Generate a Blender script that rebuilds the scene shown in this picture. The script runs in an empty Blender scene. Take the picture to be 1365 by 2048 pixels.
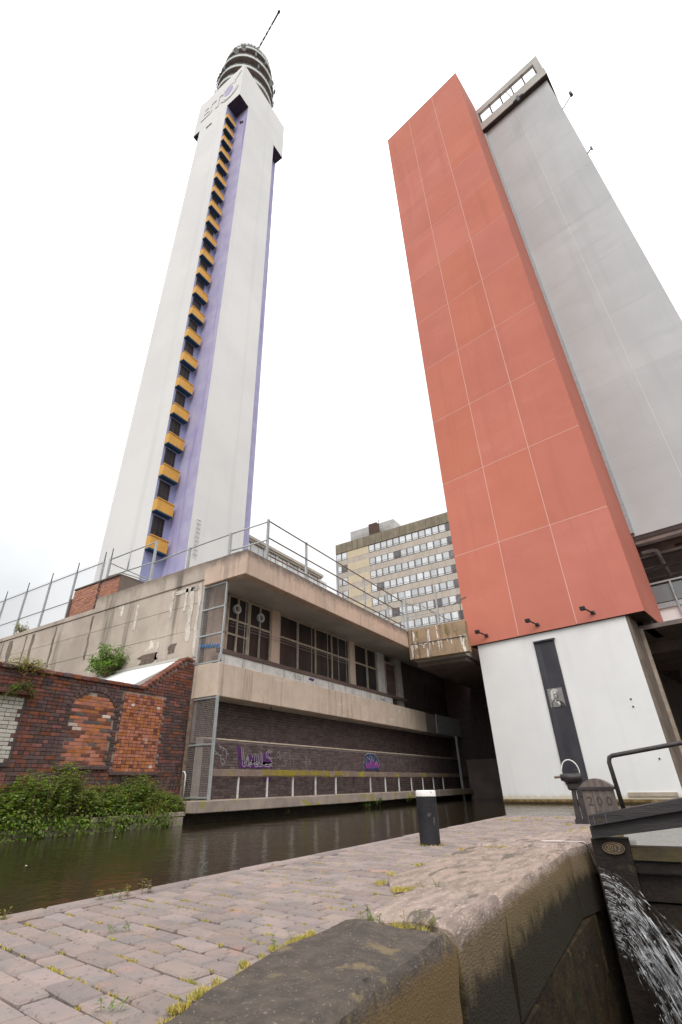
import bpy, math, random
from mathutils import Matrix, Vector
R = math.radians
rnd = random.Random(7)
scene = bpy.context.scene
COL = scene.collection

# ------------------------------------------------------------------ camera
H = 0.52                      # eye height over the towpath
ZW = -0.2                     # canal water level
cam_d = bpy.data.cameras.new('camera')
cam = bpy.data.objects.new('camera', cam_d); COL.objects.link(cam); scene.camera = cam
cam_d.sensor_fit = 'VERTICAL'; cam_d.sensor_height = 36.0; cam_d.sensor_width = 24.0
cam_d.lens = 966.0 / 2048.0 * 36.0
cam_d.shift_x = 25.0 / 2048.0
cam_d.clip_start = 0.05; cam_d.clip_end = 4000
_th, _ro, _yaw = R(29.54), R(-1.215), R(-57.1)
_F = Vector((0, math.cos(_th), math.sin(_th))); _R0 = Vector((1, 0, 0)); _U0 = Vector((0, -math.sin(_th), math.cos(_th)))
_Rr = _R0*math.cos(_ro) + _U0*math.sin(_ro); _Uu = -_R0*math.sin(_ro) + _U0*math.cos(_ro)
_M = Matrix((( _Rr.x, _Uu.x, -_F.x), (_Rr.y, _Uu.y, -_F.y), (_Rr.z, _Uu.z, -_F.z))).to_4x4()
cam.matrix_world = Matrix.Translation((0, 0, H)) @ Matrix.Rotation(_yaw, 4, 'Z') @ _M

# ------------------------------------------------------------------ sky, sun, exposure
SUN_EL, SUN_AZ = R(52), math.atan2(-0.55, -0.85)
world = bpy.data.worlds.new('World'); scene.world = world; world.use_nodes = True
wt = world.node_tree; wt.nodes.clear()
def wn(t, **k):
    n = wt.nodes.new(t)
    for a, b in k.items(): setattr(n, a, b)
    return n
w_out = wn('ShaderNodeOutputWorld'); w_bg = wn('ShaderNodeBackground')
w_sky = wn('ShaderNodeTexSky', sky_type='NISHITA', sun_disc=False, sun_elevation=SUN_EL, sun_rotation=math.pi/2-SUN_AZ, dust_density=4.0)
w_tc = wn('ShaderNodeTexCoord'); w_sep = wn('ShaderNodeSeparateXYZ')
w_rng = wn('ShaderNodeMapRange'); w_rng.inputs[1].default_value = 0.0; w_rng.inputs[2].default_value = 0.85
w_rng.inputs[3].default_value = 0.46; w_rng.inputs[4].default_value = 1.5
w_noise = wn('ShaderNodeTexNoise'); w_noise.inputs['Scale'].default_value = 1.7; w_noise.inputs['Detail'].default_value = 6; w_noise.inputs['Roughness'].default_value = 0.55
w_nr = wn('ShaderNodeMapRange'); w_nr.inputs[1].default_value = 0.3; w_nr.inputs[2].default_value = 0.7; w_nr.inputs[3].default_value = 0.74; w_nr.inputs[4].default_value = 1.12
w_mul = wn('ShaderNodeMath', operation='MULTIPLY')
w_comb = wn('ShaderNodeCombineColor')
w_m2 = wn('ShaderNodeVectorMath', operation='SCALE'); w_tint = wn('ShaderNodeRGB'); w_tint.outputs[0].default_value = (0.985, 1.0, 1.015, 1)
w_sk = wn('ShaderNodeVectorMath', operation='SCALE'); w_sk.inputs[3].default_value = 0.1
w_mix = wn('ShaderNodeMix', data_type='RGBA'); w_mix.inputs[0].default_value = 0.94
L = wt.links.new
L(w_tc.outputs['Generated'], w_sep.inputs[0]); L(w_sep.outputs[2], w_rng.inputs[0])
w_map = wn('ShaderNodeMapping'); w_map.inputs['Location'].default_value = (9.2, 5.8, .4)
L(w_tc.outputs['Generated'], w_map.inputs[0]); L(w_map.outputs[0], w_noise.inputs['Vector']); L(w_noise.outputs[0], w_nr.inputs[0])
L(w_rng.outputs[0], w_mul.inputs[0]); L(w_nr.outputs[0], w_mul.inputs[1])
L(w_tint.outputs[0], w_m2.inputs[0]); L(w_mul.outputs[0], w_m2.inputs[3])
L(w_sky.outputs[0], w_sk.inputs[0]); L(w_sk.outputs[0], w_mix.inputs[6]); L(w_m2.outputs[0], w_mix.inputs[7])
L(w_mix.outputs[2], w_bg.inputs[0]); w_bg.inputs[1].default_value = 1.0
L(w_bg.outputs[0], w_out.inputs[0])
sun_d = bpy.data.lights.new('sun', 'SUN'); sun_d.energy = 1.1; sun_d.angle = R(30); sun_d.color = (1.0, 0.97, 0.93)
sun = bpy.data.objects.new('sun', sun_d); COL.objects.link(sun)
_sd = Vector((math.cos(SUN_EL)*math.cos(SUN_AZ), math.cos(SUN_EL)*math.sin(SUN_AZ), math.sin(SUN_EL)))
sun.rotation_euler = _sd.to_track_quat('Z', 'Y').to_euler(); sun.location = _sd*60
scene.view_settings.view_transform = 'Standard'; scene.view_settings.look = 'None'
scene.view_settings.exposure = 0.5; scene.view_settings.gamma = 1.0; scene.view_settings.use_curve_mapping = False
scene.render.engine = 'CYCLES'
scene.cycles.max_bounces = 6; scene.cycles.diffuse_bounces = 4; scene.cycles.glossy_bounces = 3; scene.cycles.transparent_max_bounces = 8
scene.cycles.use_adaptive_sampling = True
try: scene.cycles.use_denoising = True
except Exception: pass

# ------------------------------------------------------------------ helpers
WM = {}
def finish(o, parent=None, local=False, label=None, cat=None, group=None, kind=None, basis=None):
    COL.objects.link(o)
    b = basis or Matrix.Identity(4)
    if parent is None:
        o.matrix_basis = b; WM[o.name] = b.copy()
    else:
        o.parent = parent; pw = WM[parent.name]
        if local:
            o.matrix_parent_inverse = Matrix.Identity(4); o.matrix_basis = b; WM[o.name] = pw @ b
        else:
            o.matrix_parent_inverse = pw.inverted(); o.matrix_basis = b; WM[o.name] = b.copy()
    if label: o['label'] = label
    if cat: o['category'] = cat
    if group: o['group'] = group
    if kind: o['kind'] = kind
    return o
def thing(name, label, cat, loc=(0, 0, 0), rz=0.0, group=None, kind=None):
    o = bpy.data.objects.new(name, None); o.empty_display_size = 0.3
    return finish(o, None, False, label, cat, group, kind, Matrix.Translation(loc) @ Matrix.Rotation(rz, 4, 'Z'))
class MB:
    def __init__(s): s.v = []; s.f = []; s.m = []; s.sm = []; s.mi = 0; s.smooth = False
    def face(s, *idx): s.f.append(idx); s.m.append(s.mi); s.sm.append(s.smooth)
    def quad(s, *ps):
        b = len(s.v); s.v += [tuple(p) for p in ps]; s.face(*range(b, b+len(ps))); return s
    def box(s, x0, x1, y0, y1, z0, z1, skip=''):
        b = len(s.v)
        s.v += [(x0,y0,z0),(x1,y0,z0),(x1,y1,z0),(x0,y1,z0),(x0,y0,z1),(x1,y0,z1),(x1,y1,z1),(x0,y1,z1)]
        for f in ((0,3,2,1),(4,5,6,7),(0,1,5,4),(1,2,6,5),(2,3,7,6),(3,0,4,7)): s.face(*[b+i for i in f])
        return s
    def cbox(s, x0, x1, y0, y1, z0, z1, c=0.01):
        """box with chamfered edges along all sides"""
        b = len(s.v); xs = (x0, x0+c, x1-c, x1); ys = (y0, y0+c, y1-c, y1); zs = (z0, z0+c, z1-c, z1)
        def P(i, j, k): s.v.append((xs[i], ys[j], zs[k])); return len(s.v)-1
        F = {}
        for ax in range(3):
            for sd in (0, 3):
                q = []
                for (a, e) in ((1,1),(2,1),(2,2),(1,2)):
                    t = [0,0,0]; t[ax] = sd; t[(ax+1)%3] = a; t[(ax+2)%3] = e; q.append(P(*t))
                F[(ax, sd)] = q; s.face(*(q if sd == 3 else q[::-1]))
        # edge chamfers
        for ax in range(3):
            a1, a2 = (ax+1)%3, (ax+2)%3
            for s1 in (0, 3):
                for s2 in (0, 3):
                    q1 = F[(a1, s1)]; q2 = F[(a2, s2)]
                    # on face a1: axes (a2, ax): index order (1,1),(2,1),(2,2),(1,2) in (a2, ax)
                    e1 = (q1[0], q1[3]) if s2 == 0 else (q1[1], q1[2])
                    e2 = (q2[0], q2[1]) if s1 == 0 else (q2[3], q2[2])
                    f = (e1[0], e1[1], e2[1], e2[0])
                    s.face(*(f if (s1 == s2) else f[::-1]))
        ix = {(0,0): 0, (3,0): 1, (3,3): 2, (0,3): 3}
        for sx in (0, 3):
            for sy in (0, 3):
                for sz in (0, 3):
                    t = (F[(0,sx)][ix[(sy,sz)]], F[(1,sy)][ix[(sz,sx)]], F[(2,sz)][ix[(sx,sy)]])
                    s.face(*(t if ((sx+sy+sz)//3) % 2 else t[::-1]))
        return s
    def bar(s, p, q, w, h=None, up=(0, 0, 1)):
        p = Vector(p); q = Vector(q); h = h or w; d = (q-p).normalized(); u = Vector(up)
        if abs(d.dot(u)) > 0.98: u = Vector((1, 0, 0))
        a = d.cross(u).normalized(); c = a.cross(d).normalized(); b = len(s.v)
        for e in (p, q):
            for (i, j) in ((-1,-1),(1,-1),(1,1),(-1,1)): s.v.append(tuple(e + a*(i*w/2) + c*(j*h/2)))
        for f in ((0,1,2,3),(7,6,5,4),(0,4,5,1),(1,5,6,2),(2,6,7,3),(3,7,4,0)): s.face(*[b+i for i in f])
        return s
    def tube(s, pts, r, n=8, cap=True):
        pts = [Vector(p) for p in pts]; rs = r if isinstance(r, (list, tuple)) else [r]*len(pts); b = len(s.v); pu = None
        for i, p in enumerate(pts):
            d = (pts[min(i+1, len(pts)-1)] - pts[max(i-1, 0)]).normalized()
            u = pu if pu else (Vector((0,0,1)) if abs(d.z) < .9 else Vector((1,0,0)))
            a = d.cross(u).normalized(); c = a.cross(d).normalized(); pu = c
            for k in range(n):
                t = 2*math.pi*k/n; s.v.append(tuple(p + (a*math.cos(t) + c*math.sin(t))*rs[i]))
        o = s.smooth; s.smooth = True
        for i in range(len(pts)-1):
            for k in range(n): s.face(b+i*n+k, b+i*n+(k+1)%n, b+(i+1)*n+(k+1)%n, b+(i+1)*n+k)
        s.smooth = o
        if cap: s.face(*[b+k for k in range(n)][::-1]); s.face(*[b+(len(pts)-1)*n+k for k in range(n)])
        return s
    def lathe(s, c, prof, n=32, a0=0, a1=2*math.pi):
        b = len(s.v); full = abs(a1-a0-2*math.pi) < 1e-6; m = n if full else n+1
        for (r, z) in prof:
            for k in range(m):
                t = a0+(a1-a0)*k/n; s.v.append((c[0]+r*math.cos(t), c[1]+r*math.sin(t), c[2]+z))
        for i in range(len(prof)-1):
            for k in range(n):
                k2 = (k+1) % m; s.face(b+i*m+k, b+i*m+k2, b+(i+1)*m+k2, b+(i+1)*m+k)
        return s
    def prism(s, poly, axis, a, b_):
        """poly: list of 2D points; extruded along axis 'x','y','z' between a and b_"""
        n = len(poly); b = len(s.v)
        for t in (a, b_):
            for (p, q) in poly: s.v.append({'x': (t, p, q), 'y': (p, t, q), 'z': (p, q, t)}[axis])
        s.face(*[b+i for i in range(n)][::-1]); s.face(*[b+n+i for i in range(n)])
        for i in range(n): s.face(b+i, b+(i+1)%n, b+n+(i+1)%n, b+n+i)
        return s
    def mesh(s, name, mats):
        me = bpy.data.meshes.new(name); me.from_pydata(s.v, [], s.f)
        for m in (mats if isinstance(mats, (list, tuple)) else [mats]): me.materials.append(m)
        if any(s.m): me.polygons.foreach_set('material_index', s.m)
        me.polygons.foreach_set('use_smooth', s.sm); me.update(); return me
    def obj(s, name, mats, parent=None, **k):
        return finish(bpy.data.objects.new(name, s.mesh(name, mats)), parent, **k)
def inst(name, me, parent, basis, local=False, **k):
    return finish(bpy.data.objects.new(name, me), parent, local, basis=basis, **k)
T = Matrix.Translation

def fix_normals(o):
    import bmesh
    bm = bmesh.new(); bm.from_mesh(o.data); bmesh.ops.recalc_face_normals(bm, faces=bm.faces); bm.to_mesh(o.data); bm.free()

# ------------------------------------------------------------------ materials
MATS = {}
def mat(name, c1, c2=None, rough=0.8, scale=3.0, bump=0.0, bscale=40.0, rand=0.0, streak=None, patch=None, patch2=None, spec=0.3, metal=0.0, detail=6.0, lo=0.35, hi=0.65, stretch=(1,1,1), low=None, low2=None):
    """noise-mixed surface: c1/c2 by noise; streak=(colour, scale, amount) vertical runs;
    patch=(colour, scale, threshold, softness[, stretch]) blotches; rand = per piece brightness spread"""
    m = bpy.data.materials.new(name); m.use_nodes = True; nt = m.node_tree; N = nt.nodes; K = nt.links.new
    bs = N['Principled BSDF']; bs.inputs['Roughness'].default_value = rough; bs.inputs['Metallic'].default_value = metal
    bs.inputs['Specular IOR Level'].default_value = spec
    geo = N.new('ShaderNodeNewGeometry')
    def noise(sc, det=6.0, st=(1,1,1), rg=0.6):
        mp = N.new('ShaderNodeMapping'); mp.inputs['Scale'].default_value = st; K(geo.outputs['Position'], mp.inputs['Vector'])
        n = N.new('ShaderNodeTexNoise'); n.inputs['Scale'].default_value = sc; n.inputs['Detail'].default_value = det; n.inputs['Roughness'].default_value = rg
        K(mp.outputs[0], n.inputs['Vector']); return n.outputs[0]
    def ramp(fac, a, b, x=0.0, y=1.0):
        r = N.new('ShaderNodeMapRange'); r.interpolation_type = 'SMOOTHSTEP'
        r.inputs[1].default_value = a; r.inputs[2].default_value = b; r.inputs[3].default_value = x; r.inputs[4].default_value = y
        K(fac, r.inputs[0]); return r.outputs[0]
    def mix(f, a, b):
        x = N.new('ShaderNodeMix'); x.data_type = 'RGBA'
        if hasattr(f, 'default_value') or hasattr(f, 'links'): K(f, x.inputs[0])
        else: x.inputs[0].default_value = f
        for i, c in ((6, a), (7, b)):
            if isinstance(c, tuple): x.inputs[i].default_value = (*c, 1)
            else: K(c, x.inputs[i])
        return x.outputs[2]
    col = mix(ramp(noise(scale, detail, stretch), lo, hi), c1, c2 or c1)
    for p in (patch, patch2):
        if p:
            st = p[4] if len(p) > 4 else (1,1,1)
            col = mix(ramp(noise(p[1], 8.0, st, 0.65), p[2], p[2]+p[3]), col, p[0])
    if streak:
        c, sc, am = streak[:3]; st = streak[3] if len(streak) > 3 else (1, 1, 0.06)
        f = ramp(noise(sc, 5.0, st, 0.6), 0.52, 0.68, 0.0, am); col = mix(f, col, c)
    for lw in (low, low2):
        if lw:
            sx = N.new('ShaderNodeSeparateXYZ'); K(geo.outputs['Position'], sx.inputs[0]); ma = N.new('ShaderNodeMath'); ma.operation = 'MULTIPLY_ADD'
            K(noise(lw[4] if len(lw) > 4 else 5.0, 6.0), ma.inputs[0]); ma.inputs[1].default_value = lw[3]; K(sx.outputs[2], ma.inputs[2])
            col = mix(ramp(ma.outputs[0], lw[1]+lw[3]*.5, lw[2]+lw[3]*.5, 1.0, 0.0) if lw[1] < lw[2] else ramp(ma.outputs[0], lw[2]+lw[3]*.5, lw[1]+lw[3]*.5, 0.0, 1.0), col, lw[0])
    if rand:
        oi = N.new('ShaderNodeObjectInfo'); ad = N.new('ShaderNodeMath'); ad.operation = 'ADD'; fr = N.new('ShaderNodeMath'); fr.operation = 'FRACT'
        K(oi.outputs['Random'], ad.inputs[0]); K(geo.outputs['Random Per Island'], ad.inputs[1]); K(ad.outputs[0], fr.inputs[0])
        r = N.new('ShaderNodeMapRange'); r.inputs[3].default_value = 1-rand; r.inputs[4].default_value = 1+rand; K(fr.outputs[0], r.inputs[0])
        hs = N.new('ShaderNodeHueSaturation'); K(r.outputs[0], hs.inputs['Value']); K(col, hs.inputs['Color'])
        r2 = N.new('ShaderNodeMath'); r2.operation = 'MULTIPLY'; r2.inputs[1].default_value = 7.31; f2 = N.new('ShaderNodeMath'); f2.operation = 'FRACT'
        K(fr.outputs[0], r2.inputs[0]); K(r2.outputs[0], f2.inputs[0])
        r3 = N.new('ShaderNodeMapRange'); r3.inputs[3].default_value = 0.5-0.02*min(1, rand*3); r3.inputs[4].default_value = 0.5+0.02*min(1, rand*3); K(f2.outputs[0], r3.inputs[0]); K(r3.outputs[0], hs.inputs['Hue'])
        r4 = N.new('ShaderNodeMapRange'); r4.inputs[3].default_value = 1-rand*.8; r4.inputs[4].default_value = 1+rand*.5; K(f2.outputs[0], r4.inputs[0]); K(r4.outputs[0], hs.inputs['Saturation'])
        col = hs.outputs[0]
    K(col, bs.inputs['Base Color'])
    if bump:
        b = N.new('ShaderNodeBump'); b.inputs['Strength'].default_value = bump; b.inputs['Distance'].default_value = 0.02
        K(noise(bscale, 8.0, stretch), b.inputs['Height']); K(b.outputs[0], bs.inputs['Normal'])
    MATS[name] = m; return m

white_paint = mat('tower_white_paint', (.80,.785,.765), (.745,.73,.715), .75, .12, .05, 6, streak=((.62,.605,.59), .6, .35, (1,1,.02)))
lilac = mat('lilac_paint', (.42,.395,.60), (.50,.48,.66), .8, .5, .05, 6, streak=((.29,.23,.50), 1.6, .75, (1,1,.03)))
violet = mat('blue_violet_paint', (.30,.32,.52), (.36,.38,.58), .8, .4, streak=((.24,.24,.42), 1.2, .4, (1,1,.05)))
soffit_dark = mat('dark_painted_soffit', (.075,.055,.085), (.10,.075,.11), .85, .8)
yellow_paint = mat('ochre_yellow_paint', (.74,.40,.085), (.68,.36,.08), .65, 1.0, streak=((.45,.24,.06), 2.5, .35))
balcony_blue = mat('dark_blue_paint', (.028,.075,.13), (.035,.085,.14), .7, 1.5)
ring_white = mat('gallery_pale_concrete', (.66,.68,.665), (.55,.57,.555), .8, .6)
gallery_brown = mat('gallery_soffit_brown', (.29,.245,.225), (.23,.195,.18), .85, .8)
dark_metal = mat('dark_aerial_metal', (.05,.055,.06), (.08,.08,.085), .5, 8, metal=.4)
window_dark = mat('dark_window_glass', (.022,.019,.018), (.042,.037,.035), .3, 1.2, spec=.25, stretch=(3,3,.3))
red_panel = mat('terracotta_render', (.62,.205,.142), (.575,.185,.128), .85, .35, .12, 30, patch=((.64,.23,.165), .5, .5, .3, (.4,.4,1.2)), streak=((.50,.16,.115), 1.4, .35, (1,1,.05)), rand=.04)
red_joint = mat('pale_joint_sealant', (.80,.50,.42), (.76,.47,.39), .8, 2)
red_side_shaded = mat('terracotta_render_shaded_side', (.46,.155,.11), (.43,.14,.10), .85, .35, .12, 30)  # same render as the front, with the side's shade put into the colour
grey_panel = mat('pale_grey_render', (.60,.61,.615), (.545,.555,.56), .85, .25, .1, 30, patch=((.51,.52,.525), .35, .54, .2, (.35,.35,2.2)), streak=((.48,.485,.49), 1.1, .3, (1,1,.05)), rand=.03)
grey_joint = mat('off_white_joint', (.74,.735,.72), (.70,.695,.68), .8, 2)
fascia_grey = mat('roof_screen_grey', (.53,.51,.47), (.47,.45,.415), .8, .7)
trim_brown = mat('dark_brown_trim', (.06,.045,.042), (.085,.065,.06), .7, 2)
pier_white = mat('whitewashed_concrete', (.88,.87,.85), (.83,.82,.805), .8, .5, .08, 18, streak=((.74,.73,.71), 1.3, .4), low=((.66,.58,.44), -.05, .14, .22, 6.0))
pier_stain = mat('stained_whitewash', (.30,.20,.09), (.14,.09,.035), .9, 6.0, .3, 30, patch=((.55,.48,.38), 4, .6, .1), low=((.05,.035,.015), -.17, -.1, .06))
pier_raw = mat('raw_brown_concrete', (.20,.155,.125), (.145,.115,.095), .9, 2, .2, 20)
plate_black = mat('black_sheet_metal', (.045,.043,.052), (.06,.055,.064), .45, 1.5, .05, 8, streak=((.10,.10,.11), 2.5, .4))
bronze_mid = mat('engraved_metal_mid', (.26,.25,.24), (.33,.32,.31), .4, 15, metal=.3)
bronze_light = mat('engraved_metal_light', (.72,.69,.64), (.60,.57,.53), .5, 20)
bronze_dark = mat('engraved_metal_dark', (.05,.045,.045), (.08,.07,.07), .5, 20)
undercroft = mat('undercroft_concrete', (.27,.22,.195), (.20,.165,.15), .9, 1.2, .2, 15)
concrete = mat('weathered_concrete', (.66,.49,.38), (.54,.41,.325), .9, .9, .35, 22, patch=((.42,.32,.255), 1.1, .57, .2, (1,1,.6)), patch2=((.68,.55,.45), 2.2, .60, .12), streak=((.24,.18,.15), 3.0, .5), low=((.17,.14,.12), 6.86, 6.42, .45, 6.0))
concrete_wall = mat('old_rendered_concrete', (.54,.46,.385), (.41,.345,.29), .92, .55, .4, 16, patch=((.33,.28,.235), .8, .55, .22), patch2=((.74,.68,.60), 1.0, .62, .05, (1,1,.75)), streak=((.13,.105,.09), 1.1, .8, (1,1,.09)), low=((.22,.175,.14), 6.95, 6.5, .5, 3.0))
concrete_base = mat('concrete_shadow_joint', (.12,.10,.085), (.09,.075,.065), .95, 4)
bridge_conc = mat('stained_bridge_concrete', (.40,.28,.18), (.31,.22,.145), .92, 1.3, .4, 18, patch=((.14,.125,.04), 2.2, .54, .14, (1,1,.4)), patch2=((.86,.83,.78), 3.2, .60, .03, (1,1,.22)), streak=((.12,.085,.055), 4.0, .7))
beam_conc = mat('board_marked_concrete', (.62,.50,.395), (.53,.43,.345), .9, 1.6, .4, 25, patch=((.38,.305,.24), 1.7, .59, .15), patch2=((.68,.59,.50), 3.0, .6, .1, (.4,1,1.6)), streak=((.30,.22,.165), 5, .55))
soffit_conc = mat('grey_soffit_concrete', (.56,.53,.49), (.45,.425,.39), .9, .8, .15, 12)
ledge_conc = mat('mossy_ledge_concrete', (.36,.29,.245), (.27,.22,.185), .95, 3, .4, 30, patch=((.30,.27,.035), 2.0, .55, .08), rand=.08)
rail_mossy = mat('mossy_timber_rail', (.27,.20,.16), (.21,.155,.125), .95, 3, .3, 30, patch=((.35,.29,.02), 1.1, .54, .1))
cream_frame = mat('weathered_cream_frame', (.50,.42,.33), (.38,.31,.24), .7, 4)
timber_rail = mat('grey_brown_timber', (.115,.08,.068), (.165,.12,.10), .85, 6, .3, 40, stretch=(.2,1,1))
panel_white = mat('dirty_white_panel', (.70,.70,.665), (.58,.57,.54), .75, 3, streak=((.33,.28,.24), 4, .5))
galv = mat('galvanised_steel', (.36,.385,.39), (.44,.46,.46), .55, 6, metal=.35)
rust_rail = mat('rusty_pipe', (.17,.105,.075), (.27,.20,.16), .75, 9)
wire = mat('mesh_wire', (.34,.30,.28), (.25,.21,.19), .7, 10)
mortar = mat('brick_mortar', (.36,.30,.25), (.24,.195,.16), .95, 6, .3, 60)
mortar_dark = mat('pale_dark_brick_mortar', (.40,.34,.31), (.30,.25,.23), .95, 3)
b_red = mat('red_brick', (.22,.078,.05), (.155,.056,.042), .85, 9, .4, 60, rand=.24, patch=((.10,.055,.05), 1.3, .55, .15))
b_blue = mat('blue_brick', (.085,.052,.050), (.12,.07,.062), .7, 8, .4, 60, rand=.25)
b_orange = mat('orange_brick', (.45,.165,.08), (.35,.12,.06), .85, 8, .4, 60, rand=.18, patch=((.22,.08,.052), 2.5, .56, .12), patch2=((.58,.36,.27), 1.7, .62, .12))
b_pale = mat('lime_bloomed_brick', (.62,.50,.43), (.50,.34,.26), .9, 10, .4, 60, rand=.15)
b_white = mat('whitewashed_brick', (.56,.535,.47), (.46,.43,.37), .85, 6, .4, 50, rand=.12)
b_dark = mat('purple_engineering_brick', (.105,.075,.072), (.14,.10,.095), .6, 5, .25, 50, rand=.25)
b_hut = mat('salmon_brick', (.46,.22,.15), (.38,.17,.115), .88, 7, .4, 60, rand=.16, patch=((.62,.50,.43), 5, .64, .06))
paver = mat('blue_red_paver', (.315,.24,.212), (.25,.212,.198), .85, 5.5, .5, 120, rand=.15, patch=((.39,.24,.185), 3.2, .57, .16), patch2=((.15,.125,.115), 34, .56, .12))
joint_moss = mat('mossy_joint_soil', (.05,.036,.028), (.07,.05,.035), .98, 5, .5, 90, patch=((.26,.22,.04), 6, .58, .06))
stone = mat('worn_pink_gritstone', (.38,.285,.225), (.235,.18,.145), .92, 14, .6, 110, patch=((.14,.112,.088), 7.0, .55, .07, (.2,1,1)), patch2=((.47,.385,.325), 60.0, .57, .06, (.5,1,1)), rand=.2, stretch=(.35,1.2,1), low=((.17,.12,.055), -.06, .0, .12, 30.0), low2=((.03,.023,.012), -.25, -.11, .26, 11.0))
stone_dark = mat('dark_worn_stone', (.115,.092,.075), (.075,.062,.052), .92, 18.0, .6, 130, patch=((.19,.145,.085), 6, .57, .08), patch2=((.27,.225,.19), 90, .60, .05), low=((.18,.12,.055), -.06, .0, .12, 30.0), low2=((.03,.025,.012), -.33, -.18, .24, 11.0))
lock_wet = mat('wet_mossy_lock_wall', (.024,.017,.011), (.05,.034,.017), .55, 7, .8, 30, patch=((.022,.032,.008), 4.0, .55, .15), patch2=((.13,.08,.028), 9, .60, .1), spec=.3, rand=.1)
gate_wood = mat('tarred_gate_timber', (.032,.028,.030), (.05,.043,.043), .6, 5, .35, 30, stretch=(3,.3,3), spec=.35)
gate_wet = mat('wet_gate_timber', (.013,.009,.007), (.024,.016,.011), .55, 4, .4, 25, patch=((.07,.055,.02), 3, .62, .1), spec=.3, rand=.15)
gate_rail = mat('algae_stained_timber', (.10,.078,.032), (.055,.042,.024), .7, 4, .4, 25, spec=.3)
carved = mat('carved_shadow_oak', (.10,.08,.07), (.075,.06,.052), .9, 8)
old_oak = mat('weathered_grey_oak', (.215,.175,.155), (.145,.115,.10), .9, 5, .5, 30, stretch=(2,5,.35))
cast_iron = mat('black_cast_iron', (.026,.021,.023), (.045,.036,.036), .5, 12, .3, 60, spec=.5)
black_paint = mat('chipped_black_paint', (.013,.0125,.015), (.022,.021,.025), .5, 6, .35, 45, patch=((.12,.10,.09), 9, .64, .05, (1,1,.5)), spec=.35)
white_chip = mat('chipped_white_paint', (.80,.77,.74), (.70,.66,.62), .7, 8, .2, 40, patch=((.16,.10,.08), 22, .64, .03))
white_line = mat('white_line_paint', (.80,.79,.75), (.68,.66,.62), .8, 14)
leaf_a = mat('nettle_leaf', (.21,.275,.045), (.28,.35,.06), .6, 4, rand=.4, spec=.25)
leaf_b = mat('shrub_leaf', (.14,.25,.035), (.20,.32,.05), .55, 4, rand=.35, spec=.3)
leaf_y = mat('yellow_green_leaf', (.24,.25,.04), (.32,.29,.06), .65, 4, rand=.3)
for _lm in (leaf_a, leaf_b, leaf_y):
    nt_ = _lm.node_tree; bs_ = nt_.nodes['Principled BSDF']; tr_ = nt_.nodes.new('ShaderNodeBsdfTranslucent'); mx_ = nt_.nodes.new('ShaderNodeMixShader'); mx_.inputs[0].default_value = .5
    nt_.links.new(bs_.inputs['Base Color'].links[0].from_socket, tr_.inputs['Color']); nt_.links.new(bs_.outputs[0], mx_.inputs[1]); nt_.links.new(tr_.outputs[0], mx_.inputs[2])
    nt_.links.new(mx_.outputs[0], nt_.nodes['Material Output'].inputs['Surface'])
stem_m = mat('weed_stem', (.16,.11,.06), (.22,.15,.08), .8, 6)
moss_m = mat('golden_moss', (.50,.37,.07), (.37,.34,.07), .9, 20, rand=.35)
earth = mat('dark_bank_earth', (.05,.038,.026), (.075,.055,.035), .98, 4, .5, 20)
tarmac = mat('grey_street_ground', (.07,.068,.065), (.09,.087,.083), .95, 2)
office_conc = mat('office_concrete', (.57,.505,.43), (.50,.44,.375), .9, .35, streak=((.39,.335,.28), .9, .45))
office_band = mat('office_parapet_concrete', (.285,.24,.175), (.225,.19,.14), .9, .5, rand=.08, streak=((.15,.125,.09), 1.0, .6))
cream_panel = mat('cream_infill_panel', (.68,.57,.41), (.62,.52,.37), .85, .5)
office_frame = mat('dark_window_frame', (.09,.07,.07), (.13,.10,.10), .6, 2)
office_pane = mat('painted_sky_pane', (.74,.755,.77), (.62,.64,.66), .12, .5, spec=.6, rand=.18)  # pale colour paints the sky's reflection onto the glass
office_pane_dark = mat('dim_office_pane', (.20,.185,.20), (.13,.12,.13), .12, .5, spec=.6, rand=.3)
plant_grey = mat('roof_plant_grey', (.50,.49,.48), (.42,.41,.40), .8, .6)
chimney_m = mat('dark_chimney_brick', (.12,.075,.06), (.09,.06,.05), .9, 1)
graf_purple = mat('purple_spray', (.075,.018,.10), (.11,.03,.15), .7, 8)
graf_white = mat('silver_spray', (.46,.45,.44), (.36,.35,.35), .7, 12)
graf_pink = mat('magenta_spray', (.33,.055,.22), (.13,.07,.26), .7, 6)
graf_blue = mat('navy_spray', (.03,.045,.11), (.05,.07,.15), .7, 6)
sheet_white = mat('white_roof_sheet', (.76,.765,.75), (.70,.70,.69), .7, .8)
gold_m = mat('worn_brass', (.36,.26,.13), (.26,.19,.10), .4, 20, metal=.5)

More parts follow.
